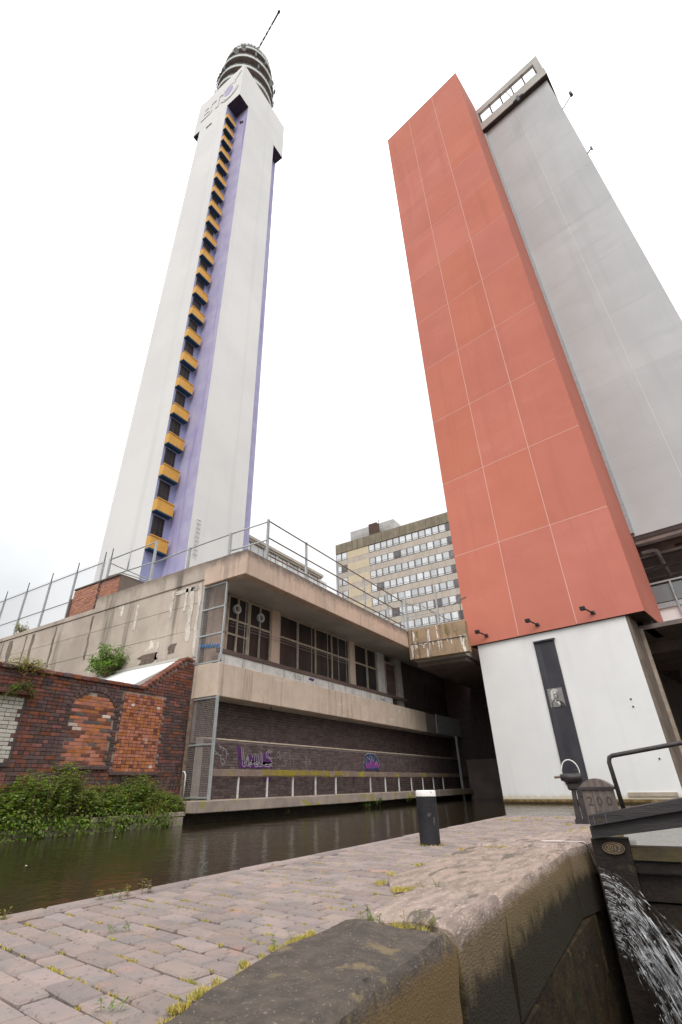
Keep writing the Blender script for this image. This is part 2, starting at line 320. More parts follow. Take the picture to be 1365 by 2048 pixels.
def glass_like(name, tint, alpha, rough=.1):
    m = bpy.data.materials.new(name); m.use_nodes = True; nt = m.node_tree
    bs = nt.nodes['Principled BSDF']; bs.inputs['Base Color'].default_value = (*tint, 1); bs.inputs['Roughness'].default_value = rough; bs.inputs['Alpha'].default_value = alpha
    return m
chainlink = glass_like('chain_link_haze', (.50,.51,.51), .22, .8)
rail_glass = glass_like('balustrade_glass', (.30,.33,.34), .55, .08)
spray = bpy.data.materials.new('leaking_water'); spray.use_nodes = True
def _spray():
    nt = spray.node_tree; N = nt.nodes; K = nt.links.new; bs = N['Principled BSDF']; bs.inputs['Base Color'].default_value = (.95,.96,.98,1); bs.inputs['Roughness'].default_value = .4; bs.inputs['Transmission Weight'].default_value = 0.0
    uv = N.new('ShaderNodeUVMap'); uv.uv_map = 'flow'; mp = N.new('ShaderNodeMapping'); mp.inputs['Scale'].default_value = (22, 9, 1); K(uv.outputs[0], mp.inputs[0])
    n = N.new('ShaderNodeTexNoise'); n.inputs['Scale'].default_value = 1.0; n.inputs['Detail'].default_value = 3; n.inputs['Roughness'].default_value = .55; n.inputs['Distortion'].default_value = 1.2; K(mp.outputs[0], n.inputs['Vector'])
    r = N.new('ShaderNodeMapRange'); r.inputs[1].default_value = .56; r.inputs[2].default_value = .74; r.inputs[3].default_value = 0.0; r.inputs[4].default_value = .9; K(n.outputs[0], r.inputs[0])
    sx = N.new('ShaderNodeSeparateXYZ'); K(uv.outputs[0], sx.inputs[0]); g = N.new('ShaderNodeMath'); g.operation = 'GREATER_THAN'; g.inputs[1].default_value = 9; K(sx.outputs[0], g.inputs[0])
    mx = N.new('ShaderNodeMath'); mx.operation = 'MAXIMUM'; K(r.outputs[0], mx.inputs[0]); gm = N.new('ShaderNodeMath'); gm.operation = 'MULTIPLY'; gm.inputs[1].default_value = .7; K(g.outputs[0], gm.inputs[0]); K(gm.outputs[0], mx.inputs[1]); K(mx.outputs[0], bs.inputs['Alpha'])
_spray()

def water_mat(name, base, sc, st):
    m = bpy.data.materials.new(name); m.use_nodes = True; nt = m.node_tree; N = nt.nodes; K = nt.links.new
    bs = N['Principled BSDF']; bs.inputs['Base Color'].default_value = (*base, 1); bs.inputs['Roughness'].default_value = .06; bs.inputs['IOR'].default_value = 1.33
    geo = N.new('ShaderNodeNewGeometry'); mp = N.new('ShaderNodeMapping'); mp.inputs['Scale'].default_value = (1, 1.0, 1); K(geo.outputs['Position'], mp.inputs[0])
    n1 = N.new('ShaderNodeTexNoise'); n1.inputs['Scale'].default_value = sc; n1.inputs['Detail'].default_value = 4; n1.inputs['Roughness'].default_value = .55; K(mp.outputs[0], n1.inputs['Vector'])
    n2 = N.new('ShaderNodeTexNoise'); n2.inputs['Scale'].default_value = sc*.16; n2.inputs['Detail'].default_value = 2; K(mp.outputs[0], n2.inputs['Vector'])
    ad = N.new('ShaderNodeMath'); ad.operation = 'MULTIPLY_ADD'; ad.inputs[1].default_value = 2.2; K(n2.outputs[0], ad.inputs[0]); K(n1.outputs[0], ad.inputs[2])
    b = N.new('ShaderNodeBump'); b.inputs['Strength'].default_value = st; b.inputs['Distance'].default_value = .02; K(ad.outputs[0], b.inputs['Height']); K(b.outputs[0], bs.inputs['Normal'])
    return m
canal_water = water_mat('brown_canal_water', (.024,.018,.009), 9.0, .30)
chamber_water = water_mat('dark_chamber_water', (.008,.007,.006), 5.0, .3)

# ------------------------------------------------------------------ lettering
def text_mesh(body, size, depth, name, m, xform, parent, local=False, part_name='lettering', bold=0.0):
    cu = bpy.data.curves.new(name, 'FONT'); cu.body = body; cu.size = size; cu.extrude = depth; cu.offset = bold; cu.resolution_u = 3
    cu.align_x = 'CENTER'; cu.align_y = 'CENTER'
    t = bpy.data.objects.new('tmp_text', cu); COL.objects.link(t)
    dg = bpy.context.evaluated_depsgraph_get(); me = bpy.data.meshes.new_from_object(t.evaluated_get(dg))
    bpy.data.objects.remove(t); bpy.data.curves.remove(cu)
    me.name = part_name; me.transform(xform); me.materials.clear(); me.materials.append(m)
    return finish(bpy.data.objects.new(part_name, me), parent, local)
# text frame on a face whose outward normal is -X: text x -> -Y, text y -> Z, out -> -X
FACE_NX = Matrix(((0,0,-1,0),(-1,0,0,0),(0,1,0,0),(0,0,0,1)))

# ------------------------------------------------------------------ setting
g = MB().quad((-1500,-1500,-3.2),(1500,-1500,-3.2),(1500,1500,-3.2),(-1500,1500,-3.2)).obj('ground', earth, kind='structure')
s = MB(); s.box(9.95, 400, 16.0, 400, -3.1, 6.05); s.box(33.0, 400, 12.3, 16.0, -3.1, 6.05); s.obj('street_ground', tarmac, kind='structure')
s = MB(); s.box(-60, 9.9, 11.45, 400, -3.1, .45); s.obj('yard_ground', earth, kind='structure')
w = MB()
w.quad((-60,2.6,ZW),(60,2.6,ZW),(60,10.6,ZW),(-60,10.6,ZW))
w.quad((9.0,2.6,ZW),(9.0,0.5,ZW),(60,0.5,ZW),(60,2.6,ZW)); w.quad((5.72,1.3,ZW),(5.72,-14,ZW),(9.0,-14,ZW),(9.0,1.3,ZW)); w.quad((9.0,.5,ZW),(9.0,-14,ZW),(60,-14,ZW),(60,.5,ZW))
w.obj('canal_water', canal_water, kind='structure')
MB().quad((-12,-1.6,-2.1),(5.7,-1.6,-2.1),(5.7,1.2,-2.1),(-12,1.2,-2.1)).obj('lock_water', chamber_water, kind='structure')
MB().box(-12, 5.7, -16, -1.35, -3.1, 0.0).obj('lock_quay', stone, kind='structure')

# towpath slab with pavers, kerb bricks and coping stones
def yedge(x): return .875 + .038*x if x < 5.3 else max(.92, 1.076 - .2*(x-5.3))
tp = MB(); tp.prism([(-4, yedge(-4)+.14), (5.3, yedge(5.3)+.1), (6.6, 1.06), (8.0, 1.02), (10.15, 1.3), (10.15, 2.93), (-4, 2.93)], 'z', -3.0, -.019)
towpath = tp.obj('towpath', joint_moss, kind='structure')
ang = R(-7.0); ca, sa = math.cos(ang), math.sin(ang)
PL, PW, GAP = .213, .105, .012
pv_full = MB().cbox(-PW/2+GAP/2, PW/2-GAP/2, -PL/2+GAP/2, PL/2-GAP/2, -.05, 0, .007).mesh('paver', paver)
def stone_inner(x):
    pts = [(-4,1.0),(1.19,1.27),(1.36,1.34),(1.82,1.42),(2.29,1.42),(2.30,1.36),(3.03,1.43),(3.06,1.62),(3.3,1.76),(5.24,1.86),(5.5,1.86),(6.7,1.50),(6.75,1.40),(7.9,1.27),(7.95,1.0),(11,1.0)]
    for (a, b) in zip(pts, pts[1:]):
        if a[0] <= x <= b[0]: return a[1] + (b[1]-a[1])*(x-a[0])/max(1e-6, b[0]-a[0])
    return 1.0
plist = []
for i in range(-60, 150):
    for j in range(-8, 24):
        u = i*PW; v = (j + (.5 if i % 2 else 0) + .06*math.sin(i*1.7))*PL
        x = u*ca - v*sa; y = u*sa + v*ca + .4
        if x < -1.2 or x > 10.1 or y > 2.86 or y < stone_inner(max(-4, x)) - .10: continue
        if y < yedge(x) + .12: continue
        plist.append((math.hypot(x-.9, y-1.2), x, y))
plist.sort()
vis = [p for p in plist if p[1] > .9 or p[2] > 1.5]
rest = MB(); k = 0
for (d, x, y) in plist:
    z = rnd.uniform(-.006, .001); tx, ty = rnd.gauss(0,.008), rnd.gauss(0,.011); a2 = ang + rnd.uniform(-.012,.012)
    bm_ = T((x+rnd.uniform(-.0015,.0015), y+rnd.uniform(-.002,.002), z)) @ Matrix.Rotation(a2, 4, 'Z') @ Matrix.Rotation(tx, 4, 'X') @ Matrix.Rotation(ty, 4, 'Y')
    if k < 300 and x > .95:
        inst('paver', pv_full, towpath, bm_); k += 1
    else:
        b = len(rest.v); rest.v += [tuple(bm_ @ v.co) for v in pv_full.vertices]
        for p in pv_full.polygons: rest.face(*[b+i for i in p.vertices])
rest.obj('far_pavers', paver, towpath, kind='stuff')
# kerb bricks along the canal edge
kx = -1.0; kb = 0
while kx < 10.1:
    ln = rnd.uniform(.42, .50)
    MB().cbox(kx, min(10.15, kx+ln)-.008, 2.815+rnd.uniform(-.004,.004), 2.945, -.32, .007+rnd.uniform(-.003,.003), .012).obj('kerb_brick', paver, towpath); kx += ln
ky = 1.35
while ky < 2.8:
    MB().cbox(10.03, 10.17, ky, min(2.81, ky+.44)-.008, -.32, .006, .012).obj('kerb_brick', paver, towpath); ky += .44

# coping stones and lock wall
def coping(x0, x1, m, inn, top=.02, seed=0, rr=.032):
    r2 = random.Random(seed); b = MB(); b.smooth = True; nx = max(6, int((x1-x0)/.025)); g_ = .009; rows = []
    ph = [r2.uniform(0, 6) for _ in range(6)]
    for i in range(nx+1):
        t = i/nx; x = x0+g_ + (x1-x0-2*g_)*t; ye = yedge(x); yi = inn(x) + .006*math.sin(x*9+ph[0])
        endr = min(1, min(t, 1-t)*(x1-x0)/.045); zt = top - .022*(1-endr)**1.5
        wob = lambda q: .006*math.sin(3.1*x+ph[1]+q*5) + .004*math.sin(11*x+ph[2]+q*9) + r2.uniform(-.0015,.0015)
        prof = [(yi, -.45), (yi, zt-.012), (yi-.012, zt+wob(0)*.5)]
        chip = r2.uniform(0, .007) + (.012 if r2.random() < .07 else 0)
        for q in (.15,.3,.45,.6,.75,.9,.96): prof.append((yi + (ye+.02-yi)*q, zt + wob(q)))
        for aa in (0, 30, 60, 90):
            prof.append((ye+.02+chip - rr*math.sin(R(aa)), zt - rr*(1-math.cos(R(aa))) + wob(1+aa*.02)*.7 - chip*.6))
        prof += [(ye+.018-rr+wob(2)*.6, zt-.07), (ye+.018-rr+wob(3), zt-.16), (ye+.018-rr+wob(4), zt-.28), (ye+.02-rr, -.45)]
        rows.append([(x, p, q) for p, q in prof])
    n = len(rows[0])
    for r_ in rows: b.v += r_
    for i in range(nx):
        for j in range(n-1): b.face(i*n+j, i*n+j+1, (i+1)*n+j+1, (i+1)*n+j)
    b.smooth = False; b.face(*[j for j in range(n)][::-1]); b.face(*[nx*n+j for j in range(n)])
    o = b.obj('coping_stone', m, lockwall); fix_normals(o); o.data.set_sharp_from_angle(angle=R(38)); return o
lockwall = MB().box(-12, 6.0, 1.02, 1.25, -3.1, -.46).obj('lock_wall', lock_wet, kind='structure')
stone_mix = {}
coping(-3.0, .2, stone_dark, lambda x: 1.12, seed=1)
coping(.2, 2.31, stone_dark, lambda x: stone_inner(min(x, 2.28)), seed=2)
coping(2.33, 3.045, stone, lambda x: 1.37+.08*(x-2.33), seed=3, top=.036)
coping(3.06, 5.255, stone, lambda x: min(stone_inner(max(3.07, x)), 1.86), seed=4, top=.020)
coping(5.27, 6.72, stone, lambda x: stone_inner(max(5.28, min(6.69, x))), seed=5, top=.026)
coping(6.74, 7.93, stone, lambda x: stone_inner(max(6.76, min(7.89, x))), seed=6, top=.015)
for r_, (z0, z1) in enumerate(((-.83,-.46),(-1.22,-.84),(-1.62,-1.23),(-2.3,-1.63))):
    x = -3.0 + r_*.37
    while x < 5.55:
        ln = rnd.uniform(.75, 1.25); x1 = min(5.6, x+ln); yy = yedge((x+x1)/2)-.012+rnd.uniform(-.004,.004)
        b = MB(); n = 8
        b.box(x, x1-.006, yy, yy+.35, z0+.002, z1-.002); b.obj('wall_block', lock_wet, lockwall); x = x1
# painted white line bent over the stone edge
wl = MB()
pts = [(5.62, 1.35, .0385), (5.66, 1.2, .0385)]
for aa in range(0, 100, 15):
    ye = yedge(5.7); pts.append((5.70+aa*.0006, ye+.02-.04*math.sin(R(min(aa,90))), .034-.04*(1-math.cos(R(min(aa,90))))))
pts.append((5.78, yedge(5.78)-.022, -.15))
wl.smooth = True; b0 = 0
for (x, y, z) in pts: wl.v += [(x-.019, y, z), (x+.019, y, z)]
for i in range(len(pts)-1): wl.face(2*i, 2*i+1, 2*i+3, 2*i+2)
wl.obj('painted_line', white_line, lockwall)


# ------------------------------------------------------------------ communications tower
TX, TY, TS, TN = 24.1, 32.5, 12.2, 2.3
tower = thing('communications_tower', 'tall white communications tower with violet corner recess and yellow balconies', 'tower', (TX+6, TY+6, 6.0))
ZB, ZT = 107.8, 120.5
x0, x1, y0, y1 = TX, TX+TS, TY, TY+11.8; a0, a1, c0, c1 = TX+TN, TX+9.45, TY+3.0, TY+10.05
# core with four wings: white outer faces, painted recess faces
MB().box(x0, a0+.02, c0, c1, 6, ZB).obj('wing', white_paint, tower)
MB().box(a0, a1, y0, c0+.02, 6, ZB).obj('wing', white_paint, tower)
MB().box(a1-.02, x1, TY+1.8, c1, 6, ZB).obj('wing', white_paint, tower)
MB().box(TX+1.3, a1, c1-.02, y1, 6, ZB).obj('wing', white_paint, tower)
MB().box(a0+.03, a1-.03, c0+.03, c1-.03, 6, ZB).obj('core', white_paint, tower)
e = .012
def rec(pts, m): MB().quad(*pts).obj('recess_wall', m, tower)
# near recess
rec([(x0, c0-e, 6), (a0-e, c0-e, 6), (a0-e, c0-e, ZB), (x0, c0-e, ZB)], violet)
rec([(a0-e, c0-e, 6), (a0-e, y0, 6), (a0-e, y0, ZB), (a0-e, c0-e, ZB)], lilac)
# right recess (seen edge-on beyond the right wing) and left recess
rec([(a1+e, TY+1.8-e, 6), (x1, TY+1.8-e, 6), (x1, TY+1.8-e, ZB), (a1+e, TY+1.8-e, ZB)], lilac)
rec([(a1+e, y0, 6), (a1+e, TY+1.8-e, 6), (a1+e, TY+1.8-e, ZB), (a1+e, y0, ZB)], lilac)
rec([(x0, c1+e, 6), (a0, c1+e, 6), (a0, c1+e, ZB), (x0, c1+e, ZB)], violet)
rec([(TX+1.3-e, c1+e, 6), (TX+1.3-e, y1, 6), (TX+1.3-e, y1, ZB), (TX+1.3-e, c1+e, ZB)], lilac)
hd = MB(); hd.box(x0-.005, x1+.005, y0-.005, y1+.005, ZB, ZT); head = hd.obj('head_block', white_paint, tower)
z = ZB-.01
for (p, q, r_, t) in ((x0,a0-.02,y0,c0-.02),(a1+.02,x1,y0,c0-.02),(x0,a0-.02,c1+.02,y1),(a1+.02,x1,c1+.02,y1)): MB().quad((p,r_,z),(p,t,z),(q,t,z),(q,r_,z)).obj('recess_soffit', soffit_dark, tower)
# balconies in the near recess
BH = 1.2
bal = MB(); bal.box(x0-.02, 26.05, 34.86, 34.96, 0, BH); bal.box(x0-.02, x0+.08, 34.96, c0-.02, 0, BH); bal.box(25.95, 26.05, 34.96, c0-.02, 0, BH)
bal.box(x0-.07, 26.1, 34.80, 35.02, BH, BH+.1)
bal_me = bal.mesh('balcony', yellow_paint)
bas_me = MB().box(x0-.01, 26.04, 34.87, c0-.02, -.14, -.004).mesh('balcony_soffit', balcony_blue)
win_me = MB().box(x0+.28, 25.62, c0-.06, c0-.02, BH-.1, 3.55).mesh('balcony_window', window_dark)
fr = MB()
for xx in (x0+.26, x0+.72, x0+1.16, 25.62): fr.box(xx-.03, xx+.03, c0-.09, c0-.055, BH, 3.6)
for zz in (2.2, 3.58): fr.box(x0+.23, 25.65, c0-.085, c0-.05, zz-.03, zz+.03)
fr_me = fr.mesh('window_bars', trim_brown)
for k in range(22):
    z = 19.5 + 3.955*k; B = T((0, 0, z))
    o = inst('balcony', bal_me, tower, B); inst('underside', bas_me, o, B)
    if k < 21:
        o = inst('window', win_me, tower, B); inst('glazing_bars', fr_me, o, B)
# round galleries, core drum, aerials, jib
CX, CY = TX+6, TY+6
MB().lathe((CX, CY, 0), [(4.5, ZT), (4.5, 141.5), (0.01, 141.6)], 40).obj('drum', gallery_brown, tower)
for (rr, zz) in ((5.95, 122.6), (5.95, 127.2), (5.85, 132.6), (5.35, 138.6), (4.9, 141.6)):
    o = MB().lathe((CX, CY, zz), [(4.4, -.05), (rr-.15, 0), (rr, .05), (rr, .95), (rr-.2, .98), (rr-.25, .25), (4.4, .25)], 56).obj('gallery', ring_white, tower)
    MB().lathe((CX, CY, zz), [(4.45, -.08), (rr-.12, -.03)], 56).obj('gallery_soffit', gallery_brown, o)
    rl = MB()
    for k in range(28):
        t = 2*math.pi*k/28; rl.bar((CX+(rr-.1)*math.cos(t), CY+(rr-.1)*math.sin(t), zz+.9), (CX+(rr-.1)*math.cos(t), CY+(rr-.1)*math.sin(t), zz+1.7), .05)
    rl.tube([(CX+(rr-.1)*math.cos(2*math.pi*k/40), CY+(rr-.1)*math.sin(2*math.pi*k/40), zz+1.7) for k in range(41)], .035, 5)
    rl.obj('gallery_rail', ring_white, o)
def aerial(t, zz, kind, rr=None):
    rr = rr or (6.1 if zz < 136 else 5.2)
    x, y = CX+rr*math.cos(t), CY+rr*math.sin(t); b = MB()
    if kind == 0: b.box(x-.12, x+.12, y-.12, y+.12, zz, zz+2.0)
    elif kind == 1: b.tube([(x, y, zz), (x, y, zz+3.2)], .05, 6); b.bar((x-.6,y,zz+2.4),(x+.6,y,zz+2.4),.06); b.bar((x,y-.6,zz+2.0),(x,y+.6,zz+2.0),.06)
    else: b.lathe((x, y, zz+.8), [(.02,0),(.35,.04),(.55,.18)], 14); b.tube([(x,y,zz),(x,y,zz+.85)], .06, 6)
    b.obj('aerial', dark_metal if kind < 2 else ring_white, tower)
for (dg, zz, kd) in ((155,128.3,0),(163,128.0,0),(171,128.3,0),(179,128.0,0),(150,127.9,1),(146,123.6,1),(143,128.4,1),(200,134,2),(215,135,2),(212,139.2,0),(222,139.2,0),(228,139.3,0),(205,139.2,0),(236,139.2,0),(244,139.3,0),(290,124,1),(300,128.4,1),(306,133.2,1),(311,133.5,0),(284,129.6,2),(316,128.1,1),(298,123.4,0),(240,133.6,0),(262,133.6,0),(248,128.4,0)):
    aerial(R(dg), zz, kd)
jb, jt = Vector((28.3, 34.2, 143.0)), Vector((27.9, 28.6, 151.6))
jib_black = MB(); jib_white = MB()
for k in range(14):
    p, q = jb.lerp(jt, k/14), jb.lerp(jt, (k+1)/14)
    (jib_black if (k % 2 or k > 9) else jib_white).tube([p, q], .2, 6)
jib_black.tube([jt, jt+Vector((0, -.25, .5))], .3, 6); jib_black.obj('jib', trim_brown, tower); jib_white.obj('jib_stripe', ring_white, tower)
MB().tube([Vector((CX, CY, 141.5)), jb], .12, 6).obj('jib_foot', dark_metal, tower)
# raised emblem and letters on the left face of the head block
text_mesh('B', 6.0, .05, 'l', white_paint, T((x0-.05, TY+9.0, 113.4)) @ FACE_NX, tower, part_name='raised_letter', bold=.08)
text_mesh('T', 6.0, .05, 'l', white_paint, T((x0-.05, TY+6.1, 113.4)) @ FACE_NX, tower, part_name='raised_letter', bold=.08)
em = MB(); N_ = 32
for (sx, mi_) in ((1.75, .07),): em.prism([(TY+3.0+sx*math.cos(2*math.pi*k/N_), 113.6+2.5*math.sin(2*math.pi*k/N_)) for k in range(N_)], 'x', x0-mi_, x0-.005)
o = em.obj('emblem', white_paint, tower)
em = MB(); em.prism([(TY+3.3+1.1*math.cos(2*math.pi*k/24), 113.9+1.7*math.sin(2*math.pi*k/24)) for k in range(24)], 'x', x0-.085, x0-.075); em.obj('emblem_globe', lilac, o)
for (rr, t0, t1) in ((2.35, 200, 330), (2.0, 20, 130)):
    em = MB()
    for k in range(12):
        ta, tb = R(t0+(t1-t0)*k/12), R(t0+(t1-t0)*(k+1)/12)
        em.bar((x0-.06, TY+3.0+rr*math.cos(ta), 113.6+1.25*rr*math.sin(ta)), (x0-.06, TY+3.0+rr*math.cos(tb), 113.6+1.25*rr*math.sin(tb)), .30, .14, (1,0,0))
    em.obj('emblem_swirl', white_paint, o)
em = MB(); em.bar((x0-.06, TY+1.9, 116.6), (x0-.06, TY+.6, 118.6), .3, .14, (1,0,0)); em.obj('emblem_swirl', white_paint, o)
MB().box(x0-.18, x0, TY+6.6, TY+8.1, 106.0, 106.12).obj('wall_ledge', white_paint, tower)
ld = MB()
for k in range(9): ld.box(27.0, 27.5, TY-.16, TY-.1, 19.2+k*.45, 19.26+k*.45)
ld.obj('ladder_rungs', galv, tower)
for (px, pz) in ((26.55, 103.5), (26.3, 103.0)): MB().box(a0-.25, a0-.01, TY+.8+(px-26.3)*2, TY+1.1+(px-26.3)*2, pz, pz+.35).obj('wall_lamp', dark_metal, tower)

# ------------------------------------------------------------------ red tower block on its white pier
P0 = (22.03, 6.52, 0.0); RZ = R(-9.6)
redt = thing('red_tower_block', 'tall terracotta red slab block on a white pier over the water', 'tower block', P0, RZ)
def LB(n0, n1, r0, r1, z0, z1): return (n0, n1, -r1, -r0, z0, z1)     # (depth, right offset) -> local box
RJ = [5.9, 10.35] + [10.35+4.275*k for k in range(1, 10)] + [52.66]
RC = [-.26, 2.10, 4.50, 6.88]
MB().box(*LB(-.096, 3.25, -.245, 6.865, 5.93, 52.6)).obj('wall_core', red_joint, redt, local=True)
for i in range(3):
    for j in range(len(RJ)-1):
        g_ = .016; l_ = 0 if i == 0 else g_; r__ = 0 if i == 2 else g_
        MB().box(*LB(-.1, -.075, RC[i]+l_, RC[i+1]-r__, RJ[j]+(g_ if j else 0), RJ[j+1]-(g_ if j < len(RJ)-2 else 0))).obj('facade_panel', red_panel, redt, local=True)
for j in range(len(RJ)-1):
    MB().box(*LB(-.074, 3.3, 6.86, 6.885, RJ[j]+.004, RJ[j+1]-.004)).obj('side_panel', red_side_shaded, redt, local=True)
    MB().box(*LB(-.074, 3.3, -.265, -.24, RJ[j]+.004, RJ[j+1]-.004)).obj('side_panel', red_side_shaded, redt, local=True)
MB().box(*LB(-.06, 3.2, -.2, 6.83, 5.88, 5.925)).obj('soffit', trim_brown, redt, local=True)
MB().box(*LB(-.104, 3.3, -.268, 6.89, 52.64, 52.74)).obj('roof_edge', fascia_grey, redt, local=True)
MB().box(*LB(1.4, 3.1, 6.45, 6.75, 5.55, 5.9)).obj('soffit_duct', trim_brown, redt, local=True)
# pier
pier = MB().box(*LB(0, 1.25, .12, 6.2, -.06, 5.88)).obj('pier', pier_white, redt, local=True)
MB().box(*LB(-.02, 1.3, .10, 6.22, -.6, -.065)).obj('pier_foot', pier_stain, redt, local=True)
MB().box(*LB(.012, 1.22, 6.19, 6.30, .1, 5.87)).obj('pier_end', pier_raw, redt, local=True)
MB().box(*LB(1.22, 1.36, 6.15, 6.40, .1, 5.6)).obj('pier_edge_strip', cream_frame, redt, local=True)
MB().box(*LB(-.03, 0, 4.6, 6.05, .02, .14)).obj('skirting', cream_frame, redt, local=True)
for (rr, zz) in ((5.55,3.0),(5.55,2.75),(5.85,1.1)): MB().tube([(-.02,-rr,zz),(.01,-rr,zz)], .03, 8).obj('fixing_hole', trim_brown, redt, local=True)
# black plate with engraved portrait
pt = MB().box(*LB(-.05, 0, 2.63, 3.45, .42, 5.54)).obj('black_plate', plate_black, redt, local=True)
MB().box(*LB(-.12, -.05, 2.62, 3.52, 5.50, 5.56)).obj('plate_cap', plate_black, pt, local=True)
def lp(n, pts, m, nm, par):    # relief polygon on the pier face; pts in (u right 0..1, v up 0..1) of the portrait
    b = MB(); b.prism([(-(2.74+.57*u), 3.0+.68*v) for u, v in pts], 'x', n, -.05); o = b.obj(nm, m, par, local=True); fix_normals(o); return o
por = lp(-.058, [(0,0),(1,0),(1,1),(0,1)], bronze_mid, 'portrait', pt)
lp(-.062, [(.12,.0),(.10,.22),(.28,.34),(.50,.36),(.80,.28),(.98,.08),(.98,0)], bronze_dark, 'coat', por)
lp(-.065, [(.18,.0),(.17,.22),(.32,.32),(.46,.30),(.60,.12),(.62,0)], bronze_mid, 'lapel', por)
lp(-.064, [(.22,.36),(.14,.50),(.20,.62),(.18,.76),(.27,.90),(.42,.97),(.58,.95),(.70,.86),(.60,.74),(.36,.74),(.34,.52),(.28,.40)], bronze_light, 'wig', por)
lp(-.067, [(.34,.50),(.36,.70),(.34,.84),(.46,.90),(.60,.86),(.69,.74),(.72,.58),(.66,.44),(.56,.34),(.42,.36)], bronze_mid, 'face', por)
lp(-.070, [(.38,.70),(.38,.82),(.46,.87),(.56,.84),(.58,.72)], bronze_light, 'forehead', por)
lp(-.070, [(.58,.66),(.66,.60),(.66,.50),(.56,.40),(.60,.52)], bronze_dark, 'cheek_shadow', por)
lp(-.072, [(.42,.60),(.48,.56),(.50,.60),(.46,.64)], bronze_light, 'cheek', por)
lp(-.072, [(.53,.66),(.58,.56),(.54,.52),(.51,.58)], bronze_light, 'nose', por)
lp(-.072, [(.40,.675),(.48,.685),(.48,.66),(.40,.65)], bronze_dark, 'brow', por)
lp(-.072, [(.47,.47),(.56,.46),(.55,.44),(.48,.45)], bronze_dark, 'mouth', por)
lp(-.071, [(.40,.36),(.52,.26),(.62,.30),(.70,.14),(.64,.06),(.54,.20),(.38,.31)], bronze_light, 'cravat', por)
for (rr, zz) in ((.55, 6.27), (2.85, 6.27), (5.05, 6.27)):
    # three floodlights bolted to the foot of the red face
    wp = Matrix.Translation(P0) @ Matrix.Rotation(RZ, 4, 'Z') @ Vector((-.1, -rr, zz))
    which = {.55: 'leftmost of three black floodlights along the foot of the red block', 2.85: 'middle of three black floodlights along the foot of the red block', 5.05: 'rightmost of three black floodlights along the foot of the red block'}[rr]
    fl = thing('floodlight', which, 'floodlight', wp, RZ, 'floodlights on the red block')
    MB().cbox(-.46,-.32,.0,.19,.0,.15,.015).obj('lamp_head', black_paint, fl, local=True)
    b = MB(); b.bar((-.36,.03,.05),(0,-.12,-.06),.045); b.box(-.03,.0,-.19,-.05,-.13,.01); b.bar((-.12,-.09,-.02),(-.02,-.22,-.1),.03); b.obj('bracket', cast_iron, fl, local=True)

# ------------------------------------------------------------------ grey tower block
greyt = thing('grey_tower_block', 'pale grey slab block with open roof screen behind the red block', 'tower block', P0, RZ)
GJ = [10.1+4.26*k for k in range(9)] + [47.95]
GC = [6.82, 9.50, 12.12]
MB().box(*LB(3.294, 15, .8, 12.1, 10.12, 47.9)).obj('wall_core', grey_joint, greyt, local=True)
for i in range(2):
    for j in range(len(GJ)-1):
        g_ = .013
        MB().box(*LB(3.29, 3.31, GC[i]+(g_ if i else 0), GC[i+1]-(0 if i else g_), GJ[j]+(g_*.6 if j else 0), GJ[j+1]-g_*.6)).obj('facade_panel', grey_panel, greyt, local=True)
MB().box(*LB(3.5, 14.9, 12.09, 12.115, 10.1, 47.9)).obj('end_wall', grey_panel, greyt, local=True)
MB().box(*LB(2.9, 14.8, 6.5, 12.3, 47.98, 48.95)).obj('roof_fascia', fascia_grey, greyt, local=True)
MB().box(*LB(2.92, 14.8, 6.5, 12.28, 47.9, 47.978)).obj('fascia_soffit', trim_brown, greyt, local=True)
sc_ = MB(); sc_.box(*LB(2.95, 3.2, 6.6, 12.25, 50.75, 51.5)); sc_.box(*LB(2.95, 3.2, 6.6, 7.05, 48.95, 50.75)); sc_.box(*LB(2.95, 3.2, 11.75, 12.25, 48.95, 50.75)); sc_.box(*LB(2.95, 3.2, 7.05, 11.75, 48.95, 49.15))
sc_.obj('roof_screen', fascia_grey, greyt, local=True)
for k in range(6): MB().box(*LB(2.93, 3.22, 7.05+k*.94-.05, 7.05+k*.94+.05, 49.15, 50.75)).obj('screen_mullion', trim_brown, greyt, local=True)
MB().tube([(3.0,-9.6,49.2),(3.0,-9.4,50.7)], .03, 6).obj('screen_brace', dark_metal, greyt, local=True)
b = MB(); b.bar((2.9,-10.0,48.2),(2.2,-10.0,46.6),.07); b.bar((2.2,-9.6,46.6),(2.2,-10.4,46.6),.08); b.bar((2.35,-9.7,47.0),(2.35,-10.3,47.0),.06); b.box(2.1,2.3,-10.1,-9.9,46.1,46.8); b.obj('roof_aerial', dark_metal, greyt, local=True)
b = MB(); b.bar((3.3,-12.1,43.0),(3.1,-12.9,43.4),.05); b.tube([(3.1,-12.9,43.3),(3.1,-12.9,43.8)],.10,8); b.obj('wall_aerial', dark_metal, greyt, local=True)
b = MB(); b.bar((3.3,-12.1,36.6),(3.2,-12.4,36.7),.06); b.box(3.15,3.25,-12.45,-12.35,36.5,36.85); b.obj('wall_aerial', dark_metal, greyt, local=True)
b = MB(); b.box(*LB(3.05, 3.28, 6.89, 7.02, 10.2, 47.5)); b.obj('cable_riser', galv, greyt, local=True)
MB().box(*LB(3.31, 15.2, .8, 12.2, 9.9, 10.1)).obj('block_soffit', trim_brown, greyt, local=True)
MB().box(*LB(3.35, 3.7, 6.9, 12.1, 9.72, 9.9)).obj('edge_beam', undercroft, greyt, local=True)
b = MB(); b.tube([(3.6,-6.95,9.35),(3.9,-7.4,9.5),(4.0,-7.5,9.45),(7.5,-7.3,9.3)], .09, 8); b.obj('pipe', undercroft, greyt, local=True)
